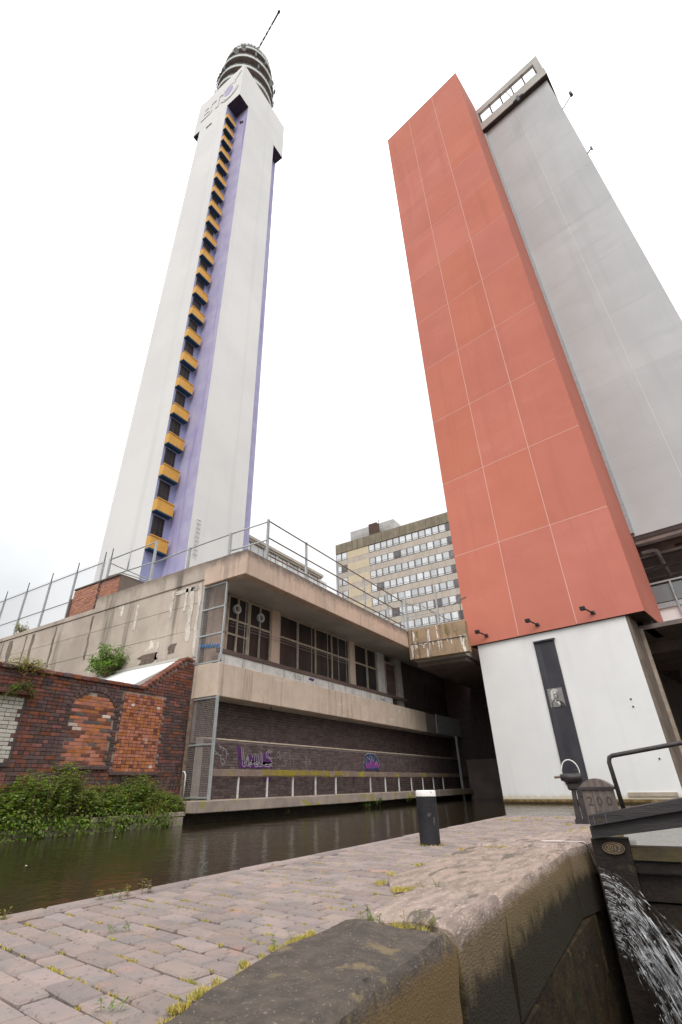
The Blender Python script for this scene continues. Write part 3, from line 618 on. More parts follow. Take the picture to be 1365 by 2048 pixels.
b = MB(); b.tube([(4.2,-6.5,8.7),(5.6,-8.6,9.3),(6.5,-8.6,9.3)], .06, 6); b.tube([(4.4,-8.2,9.6),(4.4,-12,9.6)], .07, 6); b.tube([(6.4,-5,9.5),(6.4,-12,9.5)], .07, 6); b.obj('pipe', trim_brown, greyt, local=True)
for k in range(6): MB().box(*LB(4.4+k*1.7, 4.7+k*1.7, 3.5, 14, 9.5, 9.9)).obj('soffit_rib', undercroft, greyt, local=True)
MB().box(*LB(10.5, 10.8, .8, 20, 6.9, 9.9)).obj('rear_wall', undercroft, greyt, local=True)
MB().box(*LB(3.35, 15, 5.2, 26, 5.72, 6.9)).obj('deck_edge', pier_white, greyt, local=True)
MB().box(*LB(3.28, 3.36, 6.2, 26, 6.72, 6.93)).obj('deck_kerb', galv, greyt, local=True)
rl = MB(); rl.bar((3.3,-6.2,7.82),(3.3,-26,7.82),.06); rl.obj('deck_handrail', galv, greyt, local=True)
for k in range(10): MB().bar((3.28,-(7.62+k*1.5),6.35),(3.28,-(7.62+k*1.5),7.82),.06,.09).obj('rail_post', galv, greyt, local=True)
for k in range(10): MB().box(*LB(3.31, 3.325, 6.16+k*1.5, 7.58+k*1.5, 6.98, 7.7)).obj('glass_panel', rail_glass, greyt, local=True)
# deck soffit with ribs running back under the block
MB().box(*LB(1.3, 26, -2.0, 26, 5.55, 5.715)).obj('deck_soffit', undercroft, greyt, local=True)
for k in range(12): MB().box(*LB(3.9+k*1.5, 4.35+k*1.5, 5.0, 26, 5.12, 5.55)).obj('deck_rib', undercroft, greyt, local=True)
MB().box(*LB(24, 24.3, -2, 26, -1, 5.6)).obj('back_wall', undercroft, greyt, local=True)
for k in range(3): MB().box(*LB(9+k*6, 9.6+k*6, 6.0, 6.6, -1, 5.2)).obj('column', undercroft, greyt, local=True)
MB().box(*LB(1.3, 24, 4.8, 5.2, -.8, 5.5)).obj('undercroft_wall', undercroft, greyt, local=True)

# ------------------------------------------------------------------ canalside concrete building
bld = thing('canalside_building', 'weathered concrete canalside building with overhanging roof slab and dark windows', 'building', (9.85, 10.1, 0.0))
XE = 33.0
# upper slab fascia, front then left return
xs = [9.8, 10.92, 13.06, 15.2, 17.3, 19.4, 21.0]
for i in range(len(xs)-1): MB().cbox(xs[i]+(.004 if i else 0), xs[i+1]-.004, 9.3, 9.62, 6.03, 6.83+rnd.uniform(-.006,.006), .012).obj('fascia_panel', concrete, bld)
for (p, q) in ((9.625, 10.35), (10.36, 11.05)): MB().cbox(9.8+rnd.uniform(-.004,.004), 10.1, p, q, 6.03, 6.84, .012).obj('fascia_panel', concrete, bld)
MB().box(10.1, XE, 9.62, 16.0, 6.05, 6.62).obj('roof_slab', soffit_conc, bld)
MB().box(21.0, XE, 9.32, 9.62, 6.05, 6.8).obj('fascia_panel', concrete, bld)
# left gable wall in cast lifts
WY = 27.0
MB().box(9.965, 10.3, 11.06, WY, -1, 6.40).obj('gable_core', concrete_base, bld)
lifts = [(-.5, 2.9), (2.91, 3.86), (3.868, 4.72), (4.727, 5.55), (5.556, 6.27)]
cuts = [[11.06, 16.2, WY], [11.06, 13.4, 16.9, WY], [11.06, 12.3, 14.6, 19.0, 23.1, WY], [11.06, 12.15, 13.1, 17.3, 20.6, 24, WY], [11.06, 11.5, 12.6, 16.0, 18.9, 22.2, WY]]
for (z0, z1), cs in zip(lifts, cuts):
    for p, q in zip(cs, cs[1:]): MB().box(9.9+rnd.uniform(-.004,.008), 9.97, p+.003, q-.003, z0+.003, z1-.003).obj('cast_panel', concrete_wall, bld)
for (p, q, zt) in ((11.06, 12.2, 6.90), (12.206, 14.2, 6.885), (14.206, 16.93, 6.87), (16.936, 19.2, 6.47), (19.206, 22.6, 6.46), (22.606, WY, 6.46)):
    MB().cbox(9.865+rnd.uniform(-.004,.004), 10.28, p, q, 6.283, zt, .015).obj('coping_panel', concrete_wall, bld)
sg = random.Random(4)
def ragged(nm, m, y0_, y1_, z0_, z1_, n=9, xp=9.893):
    L_, R_ = [], []
    for k in range(n):
        z = z0_+(z1_-z0_)*k/(n-1); L_.append((y0_+sg.uniform(-.3,.25)*(y1_-y0_), z)); R_.append((y1_+sg.uniform(-.25,.3)*(y1_-y0_), z))
    b = MB(); b.prism(L_+R_[::-1], 'x', xp-.003, xp+.004); o = b.obj(nm, m, bld); fix_normals(o)
lime = mat('lime_bloom', (.70,.645,.57), (.52,.46,.40), .9, 5, .3, 40, patch=((.40,.34,.29), 4, .55, .15))
spall = mat('spalled_concrete', (.12,.085,.07), (.18,.135,.11), .95, 8, .6, 40)
for (ya, yb, za, zb) in ((11.22,11.34,3.9,6.2),(11.52,11.72,4.4,6.15),(11.85,11.95,5.4,6.2),(12.5,12.62,5.3,6.2),(11.5,12.3,6.02,6.16),(14.3,14.42,5.2,6.1),(12.9,13.0,3.95,4.6)): ragged('lime_streak', lime, ya, yb, za, zb)
for (ya, yb, za, zb) in ((13.05,13.75,3.98,4.28),(12.05,12.4,4.14,4.42),(17.5,17.9,3.3,3.45)): ragged('spalled_patch', spall, ya, yb, za, zb, 5)
for (ya, yb, za, zb) in ((19.3,19.42,3.4,6.2),(20.9,21.1,3.2,6.2),(21.5,21.6,3.4,6.2),(22.6,22.9,3.2,6.2),(23.4,23.5,3.2,6.2),(16.9,17.0,4.6,6.2)): ragged('damp_streak', mat('damp_streak', (.155,.125,.105), (.24,.20,.165), .9, 4), ya, yb, za, zb, 12)
# lower balcony beam and return
bx = [9.85, 12.2, 15.0, 18.1, 21.0, 24.0]
for i in range(len(bx)-1): MB().cbox(bx[i]+(.003 if i else 0), bx[i+1]-.003, 10.1+rnd.uniform(-.003,.003), 10.4, 2.70, 3.58+rnd.uniform(-.005,.005), .012).obj('balcony_beam', beam_conc, bld)
MB().cbox(9.85, 10.15, 10.405, 11.09, 2.70, 3.60, .012).obj('balcony_beam', beam_conc, bld)
MB().box(24.0, 25.2, 10.12, 10.4, 2.70, 3.56).obj('balcony_beam', undercroft, bld)
MB().box(25.2, 28.6, 10.04, 10.1, 2.72, 3.6).obj('metal_sheet', galv, bld)
MB().box(10.15, 29, 10.4, 12.4, 3.28, 3.46).obj('balcony_slab', soffit_conc, bld)
MB().box(10.15, 29, 10.41, 12.4, 2.72, 2.86).obj('lower_soffit', soffit_conc, bld)
# glazed upper wall
GY = 10.92
MB().box(10.0, 22.0, GY+.3, GY+.4, 3.46, 6.05).obj('room_wall', trim_brown, bld)
def wbay(xa, xb, mull, transoms, z0=4.12, z1=6.03):
    f = MB()
    for xx in [xa+.03, xb-.03]+mull: f.box(xx-.03, xx+.03, GY-.05, GY+.03, z0, z1)
    for zz in [z0+.03, z1-.03]+transoms: f.box(xa, xb, GY-.045, GY+.025, zz-.03, zz+.03)
    fo = f.obj('window', cream_frame, bld)
    cs = [xa]+mull+[xb]; zs = [z0]+transoms+[z1]
    for p, q in zip(cs, cs[1:]):
        for u, v in zip(zs, zs[1:]):
            b = MB(); t = rnd.uniform(-.006,.006); b.quad((p+.02, GY+.0+t, u+.02), (q-.02, GY-t, u+.02), (q-.02, GY-t+.004, v-.02), (p+.02, GY+t, v-.02)); b.obj('pane', window_dark, fo)
    return fo
MB().box(10.13, 10.78, GY, GY+.3, 3.46, 6.05).obj('wall_pier', concrete, bld)
w1 = wbay(10.78, 11.78, [11.25], [4.75, 5.22]); w1b = wbay(11.8, 12.95, [12.35], [5.22])
for (xx, par) in ((11.18, w1), (12.36, w1b)):
    MB().lathe((0,0,0), [(.10,-.06),(.155,-.06),(.155,.03),(.10,.03),(.10,-.06)], 20).obj('vent_ring', panel_white, par, basis=T((xx, GY-.06, 5.60)) @ Matrix.Rotation(R(90), 4, 'X'))
MB().box(12.95, 13.38, GY-.08, GY+.3, 3.46, 6.05).obj('column', concrete, bld)
wbay(13.4, 18.2, [14.5, 15.68, 16.85], [5.2])
MB().box(18.2, 18.62, GY-.08, GY+.3, 3.46, 6.05).obj('column', beam_conc, bld)
wbay(18.64, 20.75, [19.78], [5.2])
MB().box(20.76, 21.55, GY-.02, GY+.3, 3.46, 6.05).obj('wall_panel', panel_white, bld)
dr = MB().box(21.55, 22.6, GY, GY+.1, 3.5, 5.65).obj('door', timber_rail, bld)
df = MB(); df.box(21.47, 21.55, GY-.06, GY+.1, 3.5, 5.75); df.box(22.6, 22.7, GY-.06, GY+.1, 3.5, 5.75); df.box(21.55, 22.6, GY-.06, GY+.1, 5.66, 5.75); df.obj('door_frame', cream_frame, dr)
MB().box(22.7, 23.4, GY-.02, GY+.3, 3.46, 6.05).obj('wall_panel', panel_white, bld)
for k in range(14): MB().box(23.42+k*.42, 23.42+k*.42+.40, GY-.02+rnd.uniform(-.015,.015), GY+.2, 3.46, 6.04).obj('timber_board', trim_brown, bld)
for (xx, wd) in ((14.35,.02),(15.2,.015),(16.3,.02),(17.1,.02),(17.7,.015),(11.45,.02),(12.2,.02),(19.4,.02),(20.3,.02)):
    MB().box(xx-wd/2, xx+wd/2, 10.72, 10.74, 4.1, 6.03).obj('guard_wire', galv, bld)
for zz in (4.95, 5.05): MB().box(10.8, 18.1, 10.74, 10.75, zz-.006, zz+.006).obj('guard_wire', wire, bld)
# timber rail under the windows, white panels below it
MB().cbox(10.3, 23.2, 10.60, 10.76, 4.02, 4.15, .01).obj('timber_rail', timber_rail, bld)
xx = 10.32
while xx < 21.2:
    q = xx + rnd.choice((.95, 1.0, 1.05, 1.1))
    if not (12.9 < xx+.3 < 13.4): MB().box(xx+.012, q-.012, 10.64, 10.68, 3.5, 4.025).obj('spandrel_panel', panel_white, bld)
    xx = q
def ribbon(pts, w_, yy, b):
    for (p, q) in zip(pts, pts[1:]):
        dx, dz = q[0]-p[0], q[1]-p[1]; l_ = math.hypot(dx, dz) or 1; nx, nz = -dz/l_*w_/2, dx/l_*w_/2
        b.quad((p[0]+nx, yy, p[1]+nz), (p[0]-nx, yy, p[1]-nz), (q[0]-nx, yy, q[1]-nz), (q[0]+nx, yy, q[1]+nz))
b = MB()
for i, st in enumerate(([(0,.1),(.05,.22),(.1,.08)],[(.14,.2),(.12,.08),(.2,.1),(.2,.2)],[(.24,.2),(.26,.06),(.33,.08)],[(.3,.2),(.38,.05),(.42,.2)])): ribbon([(13.95+u*1.2, 3.74+v) for u, v in st], .012, 10.636, b)
b.obj('graffiti_tag', graf_blue, bld)
b = MB(); b.quad((14.85,10.635,3.90),(15.15,10.635,3.86),(15.25,10.635,3.95),(14.95,10.635,3.97)); b.obj('graffiti_tag', graf_purple, bld)
b = MB()
for st in ([(0,0),(.1,.12),(.2,.0)],[(.05,.05),(.25,.1)],[(.22,.14),(.3,.0),(.36,.12)]): ribbon([(20.5+u, 3.78+v) for u, v in st], .02, 10.636, b)
b.obj('graffiti_tag', graf_blue, bld)
# mesh screens on the left return
def mesh_screen(z0, z1, bars, m_frame, name):
    f = MB()
    for yy in (10.1, 11.06): f.box(9.875, 9.925, yy, yy+.045, z0, z1)
    for zz in [z0, z1-.04]+bars: f.box(9.872, 9.92, 10.1, 11.1, zz, zz+.04)
    fo = f.obj(name, m_frame, bld); wv = MB(); yy = 10.16
    while yy < 11.06: wv.box(9.897, 9.902, yy-.004, yy+.004, z0, z1); yy += .05
    zz = z0+.03
    while zz < z1: wv.box(9.892, 9.897, 10.12, 11.08, zz-.004, zz+.004); zz += .05
    wv.obj('wire_mesh', wire, fo); return fo
mesh_screen(3.62, 6.0, [4.42, 5.22], galv, 'mesh_screen'); lowm = mesh_screen(.30, 2.69, [1.5], galv, 'mesh_screen')
MB().bar((9.86, 10.06, .27), (9.86, 10.06, 2.7), .06).obj('corner_post', galv, bld)
MB().bar((9.84, 11.02, .27), (9.84, 11.02, 2.7), .07).obj('rusty_post', rust_rail, bld)
b = MB(); b.tube([(9.8,10.9,.3),(9.8,10.9,.82),(9.8,10.95,.9),(9.8,11.02,.9)], .02, 6); b.obj('vent_pipe', panel_white, bld)
gt = MB()
for k in range(7):
    y_ = 10.95-k*.11; gt.bar((9.87, y_, 4.10-.012*k), (9.87, y_-.06, 4.19-.012*k), .03); gt.bar((9.87, y_-.06, 4.19-.012*k), (9.87, y_-.1, 4.07-.012*k), .025)
gt.obj('graffiti_tag', mat('blue_spray', (.06,.16,.33), (.09,.2,.36), .7, 6), bld)
# brick inner wall behind the balustrade
IY = 10.46
MB().box(9.9, 29, IY+.02, IY+.3, .2, 1.66).obj('inner_wall_core', mortar_dark, bld)
MB().box(9.92, 29, 10.92, 11.1, 1.6, 2.75).obj('recess_wall_core', mortar_dark, bld)
MB().cbox(9.9, 29, IY-.015, IY+.34, 1.66, 1.70, .008).obj('wall_capping', beam_conc, bld)
def brick_mesh(l_, h_, d_, m, nm='brick'):
    c = .004; b = MB(); b.v = [(0,d_,0),(l_,d_,0),(l_,d_,h_),(0,d_,h_),(0,c,0),(l_,c,0),(l_,c,h_),(0,c,h_),(c,0,c),(l_-c,0,c),(l_-c,0,h_-c),(c,0,h_-c)]
    for f in ((8,9,10,11),(4,5,9,8),(5,6,10,9),(6,7,11,10),(7,4,8,11),(0,1,5,4),(1,2,6,5),(2,3,7,6),(3,0,4,7)): b.face(*f)
    return b.mesh(nm, m)
_bm = {}
def lay_bricks(parent, items, plane_y, limit, ref):
    """items: (x, z, length, height, material). The ones nearest ref become objects, the rest one joined part"""
    items = sorted(items, key=lambda t: (t[0]-ref[0])**2 + (t[1]-ref[1])**2)
    mats_ = []; rest = MB()
    for n, (x, z, l_, h_, m) in enumerate(items):
        dy = rnd.uniform(-.005, .004); jx = rnd.uniform(-.002,.002); jz = rnd.uniform(-.0015,.0015)
        key = (round(l_, 2), round(h_, 3), m.name)
        if key not in _bm: _bm[key] = brick_mesh(l_, h_, .09, m)
        if n < limit: inst('brick', _bm[key], parent, T((x+jx, plane_y+dy, z+jz)))
        else:
            if m not in mats_: mats_.append(m)
            rest.mi = mats_.index(m); b = len(rest.v); me = _bm[key]
            rest.v += [(v.co.x+x+jx, v.co.y+plane_y+dy, v.co.z+z+jz) for v in me.vertices]
            for p in me.polygons: rest.face(*[b+i for i in p.vertices])
    if rest.v: rest.obj('brick_courses', mats_, parent, kind='stuff')
def courses(xa, xb, za, zb, mfun, L_=.215, h_=.065, g_=.010, flem=False):
    out = []; z = za; k = 0
    while z + h_*.6 < zb:
        hh = min(h_, zb-z); x = xa - ((.1125 if k % 2 else 0)); hd_ = (k % 3 == 1) and flem
        while x < xb:
            l_ = .1025 if hd_ else L_
            p, q = max(x, xa), min(x+l_, xb)
            if q-p > .03:
                m = mfun((p+q)/2, z+hh/2)
                if m: out.append((p, z, q-p, hh, m))
            x += l_+g_
        z += h_+g_; k += 1
    return out
it = courses(9.92, 29, .28, 1.655, lambda x, z: b_dark); lay_bricks(bld, it, IY, 300, (10, .9))
it = courses(9.95, 29, 1.68, 2.72, lambda x, z: b_dark); lay_bricks(bld, it, 10.9, 0, (10, 2))
MB().box(12.55, 12.58, 10.42, 10.45, 1.7, 2.7).obj('mesh_post', trim_brown, bld)
# graffiti on the inner wall
gy = IY-.012
b = MB()
b.quad((11.17,gy,1.56),(11.30,gy,1.0),(11.48,gy,1.0),(11.32,gy,1.5)); b.quad((11.35,gy,1.2),(11.48,gy,1.0),(12.75,gy,1.02),(12.72,gy,1.16)); b.quad((12.1,gy,1.36),(12.15,gy,1.1),(12.72,gy,1.1),(12.6,gy,1.45)); b.quad((11.6,gy,1.33),(11.5,gy,1.14),(12.1,gy,1.14),(12.05,gy,1.3)); b.quad((12.35,gy,.76),(12.4,gy,.66),(12.68,gy,.67),(12.7,gy,.77))
b.obj('graffiti_patch', graf_purple, bld)
b = MB(); rg = random.Random(3); gy2 = gy-.003
def strokes(lst, sx, sz, ox, oz, w_): 
    for st in lst: ribbon([(ox+u*sx, oz+v*sz) for u, v in st], w_, gy2, b)
strokes([[(0,1),(.06,.1),(.1,0),(.16,.05),(.2,.5),(.24,.05),(.3,0),(.34,.6)], [(.05,.95),(.12,.12),(.2,.62),(.28,.1),(.36,.65)], [(.42,.75),(.4,.15),(.46,.0),(.54,.05),(.58,.3),(.58,.85)], [(.48,.7),(.47,.2),(.52,.12),(.54,.75)], [(.62,.8),(.62,.05)], [(.66,.8),(.66,.1),(.7,.05)], [(.98,.85),(.86,.95),(.76,.8),(.78,.55),(.92,.45),(.98,.25),(.9,.02),(.74,.05)], [(.94,.78),(.86,.86),(.82,.76),(.84,.6),(.97,.48)], [(.2,.05),(.4,.2),(.6,.02),(.8,.18),(1.0,.05)], [(.3,.1),(.5,.28),(.7,.1),(.95,.2)]], 1.42, .48, 11.34, 1.03, .016)
b.obj('graffiti_lines', graf_white, bld); b = MB()
strokes([[(.2,1),(.3,.85),(.4,.92),(.35,.8),(.55,.85),(.6,.72),(.5,.7)], [(.6,.8),(.8,.72),(.75,.62),(.62,.66),(.8,.6),(.95,.55)], [(0,.7),(.1,.6),(.02,.5),(.2,.58),(.3,.45),(.45,.5),(.4,.35)], [(.4,.35),(.5,.1),(.75,.12),(.6,.32),(.45,.3)], [(.5,.1),(.62,0)], [(.8,.62),(.78,.3)]], .55, .52, 10.32, 1.04, .013)
b.obj('graffiti_lines', graf_white, bld); b = MB()
for _st in ([[(.3,1),(.1,.9),(0,.7),(.1,.55),(.2,.6)], [(.2,.95),(.3,.4),(.4,.8)], [(.9,.95),(.7,.8),(.6,.6),(.8,.45),(.9,.2),(.7,.05),(.5,.15)], [(1.3,.9),(1.32,.1)], [(1.6,.8),(1.7,.1)], [(2.9,.8),(3.05,.5),(2.95,.3),(3.1,.1)], [(3.4,.6),(3.5,.2)]]):
    b = MB(); strokes([_st], .5, .45, 12.95, 1.04, .011); b.obj('graffiti_lines', graf_white, bld)
b = MB(); b.prism([(18.35,1.02),(18.2,1.22),(18.42,1.36),(18.38,1.5),(18.7,1.62),(19.3,1.55),(19.55,1.36),(19.62,1.15),(19.45,1.02)], 'y', gy-.002, gy); b.obj('graffiti_patch', graf_blue, bld)
b = MB(); b.prism([(18.45,1.08),(18.4,1.25),(18.75,1.3),(18.9,1.45),(19.1,1.3),(19.45,1.32),(19.5,1.14),(19.0,1.08)], 'y', gy-.005, gy-.003); b.obj('graffiti_patch', graf_pink, bld)
b = MB(); gy2 = gy-.008
strokes([[(0,0),(-.1,.3),(.05,.55),(.05,.85),(.3,1),(.75,.98),(.9,.7),(1,.4),(.9,.02)], [(.1,.3),(.2,.8),(.35,.6),(.4,.95)], [(.4,.4),(.5,.85),(.6,.5),(.7,.9)], [(.7,.3),(.8,.6),(.85,.3)]], 1.25, .58, 18.3, 1.03, .02)
b.obj('graffiti_lines', graf_white, bld); b = MB()
strokes([[(0,1),(.2,.6),(.1,.3),(.3,0)],[(.5,1),(.55,.4),(.8,.6)],[(1,.8),(1.1,.2)]], .6, .4, 21.2, 1.1, .015)
b.obj('graffiti_lines', graf_white, bld)
# balustrade: mossy rail, white uprights, mossy ledge slabs, dark recess below
MB().cbox(9.93, 29, 10.13, 10.24, .78, .945, .01).obj('balustrade_rail', rail_mossy, bld)
moss_yellow = mat('yellow_lichen', (.31,.25,.03), (.25,.19,.06), .95, 5, .6, 60, patch=((.24,.18,.13), 3, .55, .12))
for (p, q) in ((11.95, 13.6), (13.62, 14.9), (15.0, 15.4), (15.7, 16.2)): MB().cbox(p, q, 10.122, 10.2, .80+rnd.uniform(-.01,.02), .952, .006).obj('lichen_patch', moss_yellow, bld)
for k in range(13):
    xx = 11.01+1.205*k
    if k == 5: MB().box(xx-.02, xx+.02, 10.16, 10.2, .5, .78).obj('broken_upright', trim_brown, bld)
    else: MB().box(xx-.02, xx+.02, 10.16, 10.2, .27, .78).obj('upright', panel_white, bld)
xx = 9.15; k = 0
while xx < 29:
    q = xx + (1.0 if k == 0 else 1.52)
    MB().cbox(xx, q-.006, 9.75+rnd.uniform(-.006,.006), 10.47, .012+rnd.uniform(-.006,.006), .265+rnd.uniform(-.004,.004), .015).obj('ledge_slab', ledge_conc, bld); xx = q; k += 1
MB().box(9.25, 29, 10.22, 10.6, -1.2, .01).obj('foot_wall', lock_wet, bld)
# dark tunnel beyond: ceiling, end abutment
MB().box(21.9, XE, 6.95, 9.31, 5.3, 5.48).obj('tunnel_roof', undercroft, bld)
MB().box(29.2, 33, 4.0, 11.3, -1.2, 6.0).obj('end_abutment', b_dark, bld)
MB().box(28.4, 29.2, 7.9, 9.9, -1.2, 1.6).obj('rubble_abutment', undercroft, bld)
b = MB().box(27.4, 27.5, 9.9, 10.0, -.5, 2.7).obj('support_post', galv, bld)

# footbridge between building and red block
br = thing('concrete_footbridge', 'lime streaked concrete footbridge joining the building to the red block', 'bridge', (21.0, 7.8, 5.47))
for (p, q) in ((6.5, 7.6), (7.606, 9.29)): MB().cbox(21.0+rnd.uniform(0,.006), 21.35, p, q, 5.47, 6.85, .012).obj('side_beam', bridge_conc, br)
MB().box(21.35, 24.2, 6.85, 9.3, 5.49, 6.3).obj('deck', soffit_conc, br)
MB().cbox(24.2, 24.5, 6.85, 9.3, 5.47, 6.85, .012).obj('side_beam', bridge_conc, br)
MB().box(20.985, 21.01, 6.55, 9.2, 6.12, 6.16).obj('drip_joint', concrete_base, br)

for (ya, yb, za, zb) in ((9.05,9.2,5.5,6.12),(8.92,9.0,5.85,6.12),(8.5,8.6,5.9,6.14),(8.05,8.12,5.95,6.13),(7.78,7.86,5.62,6.14),(7.66,7.72,5.7,6.13),(7.35,7.45,5.98,6.14),(6.72,6.84,5.75,6.2),(6.56,6.62,5.9,6.2),(8.2,8.9,6.06,6.14)):
    L_, R_ = [], []
    for k in range(9):
        t = k/8; z = za+(zb-za)*t; w_ = (yb-ya)*(.25+.75*t); m_ = (ya+yb)/2; L_.append((m_-w_/2+sg.uniform(-.02,.02), z)); R_.append((m_+w_/2+sg.uniform(-.02,.02), z))
    b = MB(); b.prism(L_+R_[::-1], 'x', 20.988, 20.999); o = b.obj('lime_streak', lime, br); fix_normals(o)

# ------------------------------------------------------------------ old brick canal wall
BY = 11.1
bw = thing('brick_wall', 'old red and blue brick canal wall with bricked up arch', 'wall', (6.5, BY, 0.2))
core = MB(); core.prism([(-6, -.6), (9.84, -.6), (9.84, 3.66), (9.6, 3.76), (8.34, 2.84), (-6, 2.74)], 'y', BY+.03, BY+.33); o = core.obj('wall_core', mortar, bw); fix_normals(o)
def wtop(x): return 2.74 if x < 8.3 else min(3.70, 2.74 + (x-8.3)*.74)
zr = random.Random(11)
def bz(x, z): return .5 + .28*math.sin(x*2.9+1.2*math.sin(z*3.1)) + .22*math.sin(z*6.3+x*1.3)
def wallmat(x, z):
    if z > wtop(x)-.03: return None
    if 6.47 < x < 7.53 and 1.01 < z < 2.24 + .25*math.sqrt(max(0, 1-((x-7.0)/.54)**2)): return None          # arch infill laid separately
    if 6.2 < x < 7.8 and 2.1 < z < 2.24+.27*1.5 and ((x-7.0)/.80)**2 + ((z-2.1)/.62)**2 < 1 : return b_blue
    if 7.75 < x < 8.96 and .89 < z < 2.66: return None
    if x < 5.43: return b_white if (1.02 < z < 2.24 and x < 5.4) else (b_blue if zr.random() < .4 else b_red)
    if z < 1.0: return b_blue if zr.random() < .7 else b_red
    if 7.53 <= x <= 7.75 or 6.27 < x <= 6.47: return b_blue if zr.random() < .9 else b_red
    if x > 8.96 and z < 2.9: return b_blue if zr.random() < .45+.4*bz(x, z) else b_red
    if 5.43 < x < 5.72: return b_red if zr.random() < .85 else b_blue
    if z > 2.45: return b_red if zr.random() < .72 else b_blue
    return b_red if zr.random() < .2+.55*bz(x, z) else b_blue
items = courses(3.2, 9.83, .2, 3.7, wallmat, flem=True)
def pan2(x, z): return b_red if zr.random() < .12 else (b_pale if zr.random() < .035 else b_orange)
items += courses(7.755, 8.955, .9, 2.66, pan2, L_=.1025)
lay_bricks(bw, items, BY, 300, (6.9, 1.9))
# bricked-up arch: its own panel set back in the opening
nich = thing('arch_infill', 'orange brown bricked up arch panel in the canal wall', 'brick panel', (7.0, BY, 1.0)) if False else None
def nichemat(x, z):
    if z > 2.22 + .25*math.sqrt(max(0, 1-((x-7.0)/.53)**2)): return None
    r_ = zr.random()
    if 1.7 < z < 2.05: return b_pale if r_ < .16 else (b_orange if r_ < .55 else b_dark if r_ < .75 else b_red)
    if z > 2.2: return b_orange
    return b_red if r_ < .3 else (b_orange if r_ < .93 else b_dark)
inf = MB().box(6.46, 7.54, BY+.022, BY+.1, .98, 2.52).obj('arch_infill', mortar, bw)
lay_bricks(inf, courses(6.475, 7.525, 1.02, 2.5, nichemat), BY+.012, 300, (7, 1.7))
# arch ring of headers
for k in range(15):
    t = R(25 + 130*k/14); cx_, cz_ = 7.0 - .62*math.cos(t)*1.0, 1.93 + .62*math.sin(t)
    b = MB(); b.cbox(-.036, .036, -.012, .09, 0, .11, .006); b.obj('arch_brick', b_blue, bw, basis=T((cx_, BY, cz_)) @ Matrix.Rotation(t-R(90), 4, 'Y'))
for (p, q, zz) in ((6.38, 7.62, .925), (7.68, 9.02, .815)):
    MB().cbox(p, q, BY-.06, BY+.05, zz, zz+.08, .012).obj('sill', b_blue, bw)
xx = -5.9
while xx < 8.25: MB().cbox(xx, xx+.212, BY-.05, BY+.36, 2.745+rnd.uniform(-.006,.006), 2.835+rnd.uniform(-.008,.008), .012).obj('coping_brick', b_red if zr.random() < .8 else b_blue, bw); xx += .222
n = 13
for k in range(n):
    t = k/(n-1); px_, pz_ = 8.36+1.22*t, 2.80+.92*t
    MB().cbox(-.05, .05, -.04, .34, 0, .085, .01).obj('coping_brick', b_red, bw, basis=T((px_, BY, pz_)) @ Matrix.Rotation(-R(36.5), 4, 'Y'))
for k in range(3): MB().cbox(9.62+k*.076, 9.69+k*.076, BY-.03, BY+.34, 3.70, 3.80-.02*k, .008).obj('coping_brick', b_red, bw)
MB().box(5.40, 5.44, BY-.02, BY+.02, 1.0, 2.3).obj('frame_edge', trim_brown, bw)
MB().box(3.0, 5.44, BY-.03, BY+.02, .96, 1.02).obj('frame_edge', trim_brown, bw)
MB().cbox(3.0, 5.55, BY-.09, BY+.02, 2.27, 2.36, .01).obj('frame_head', b_red, bw)

# lean-to roof sheet behind the wall
lt = thing('lean_to_roof', 'white sloping lean-to roof sheet behind the brick wall', 'roof', (8.6, 13.3, .5))
def lz(x): return 2.90 + .60*(x-8.3)
b = MB(); b.v = [(6.6,11.44,lz(6.6)),(9.86,11.44,lz(9.86)),(9.86,15.7,lz(9.86)),(6.6,15.7,lz(6.6))]; b.v += [(x,y,z+.03) for x,y,z in b.v]; b.face(3,2,1,0); b.face(4,5,6,7); b.face(0,1,5,4); b.face(1,2,6,5); b.face(2,3,7,6); b.face(3,0,4,7); b.obj('sheet', sheet_white, lt)
MB().bar((6.6,11.42,lz(6.6)+.03),(9.86,11.42,lz(9.86)+.03),.05,.09).obj('verge_trim', fascia_grey, lt)
MB().bar((9.84,11.45,lz(9.86)+.05),(9.84,15.7,lz(9.86)+.05),.06,.08).obj('flashing', fascia_grey, lt)
MB().box(6.7, 9.8, 11.46, 15.6, .4, 1.85).obj('shed_wall', mortar, lt)

# brick parapet hut on the concrete gable
hut = thing('brick_parapet_hut', 'small salmon brick hut standing on top of the concrete wall', 'hut', (10.6, 17.2, 6.46))
MB().box(9.93, 11.7, 16.96, 18.66, 6.47, 7.56).obj('hut_core', mortar, hut); MB().box(9.97, 11.7, 15.84, 16.96, 6.88, 7.56).obj('hut_core', mortar, hut)
def hut_bricks(ya, yb, za, zb, xp, nm):
    its = courses(-yb, -ya, za, zb, lambda x, z: b_hut); hb = MB(); c_ = .004
    for (u, z, l_, h_, m) in its:
        d = rnd.uniform(-.006, .006); hb.box(xp-.03+d, xp+.04, -(u+l_), -u, z, z+h_)
    return its, hb
for (ya, yb, za, zb, xp) in ((16.96, 18.66, 6.48, 7.54, 9.91), (15.84, 16.955, 6.885, 7.54, 9.955)):
    its = courses(-yb, -ya, za, zb, lambda x, z: b_hut)
    for n_, (u, z, l_, h_, m) in enumerate(its):
        d = rnd.uniform(-.006, .006)
        MB().box(xp-.03+d, xp+.03, -(u+l_), -u, z, z+h_).obj('brick', b_hut, hut)
MB().cbox(9.86, 11.8, 15.8, 18.7, 7.56, 7.63, .015).obj('hut_coping', concrete, hut)
MB().box(9.97, 11.7, 15.80, 15.84, 6.88, 7.56).obj('end_render', concrete, hut)
hc = MB(); 
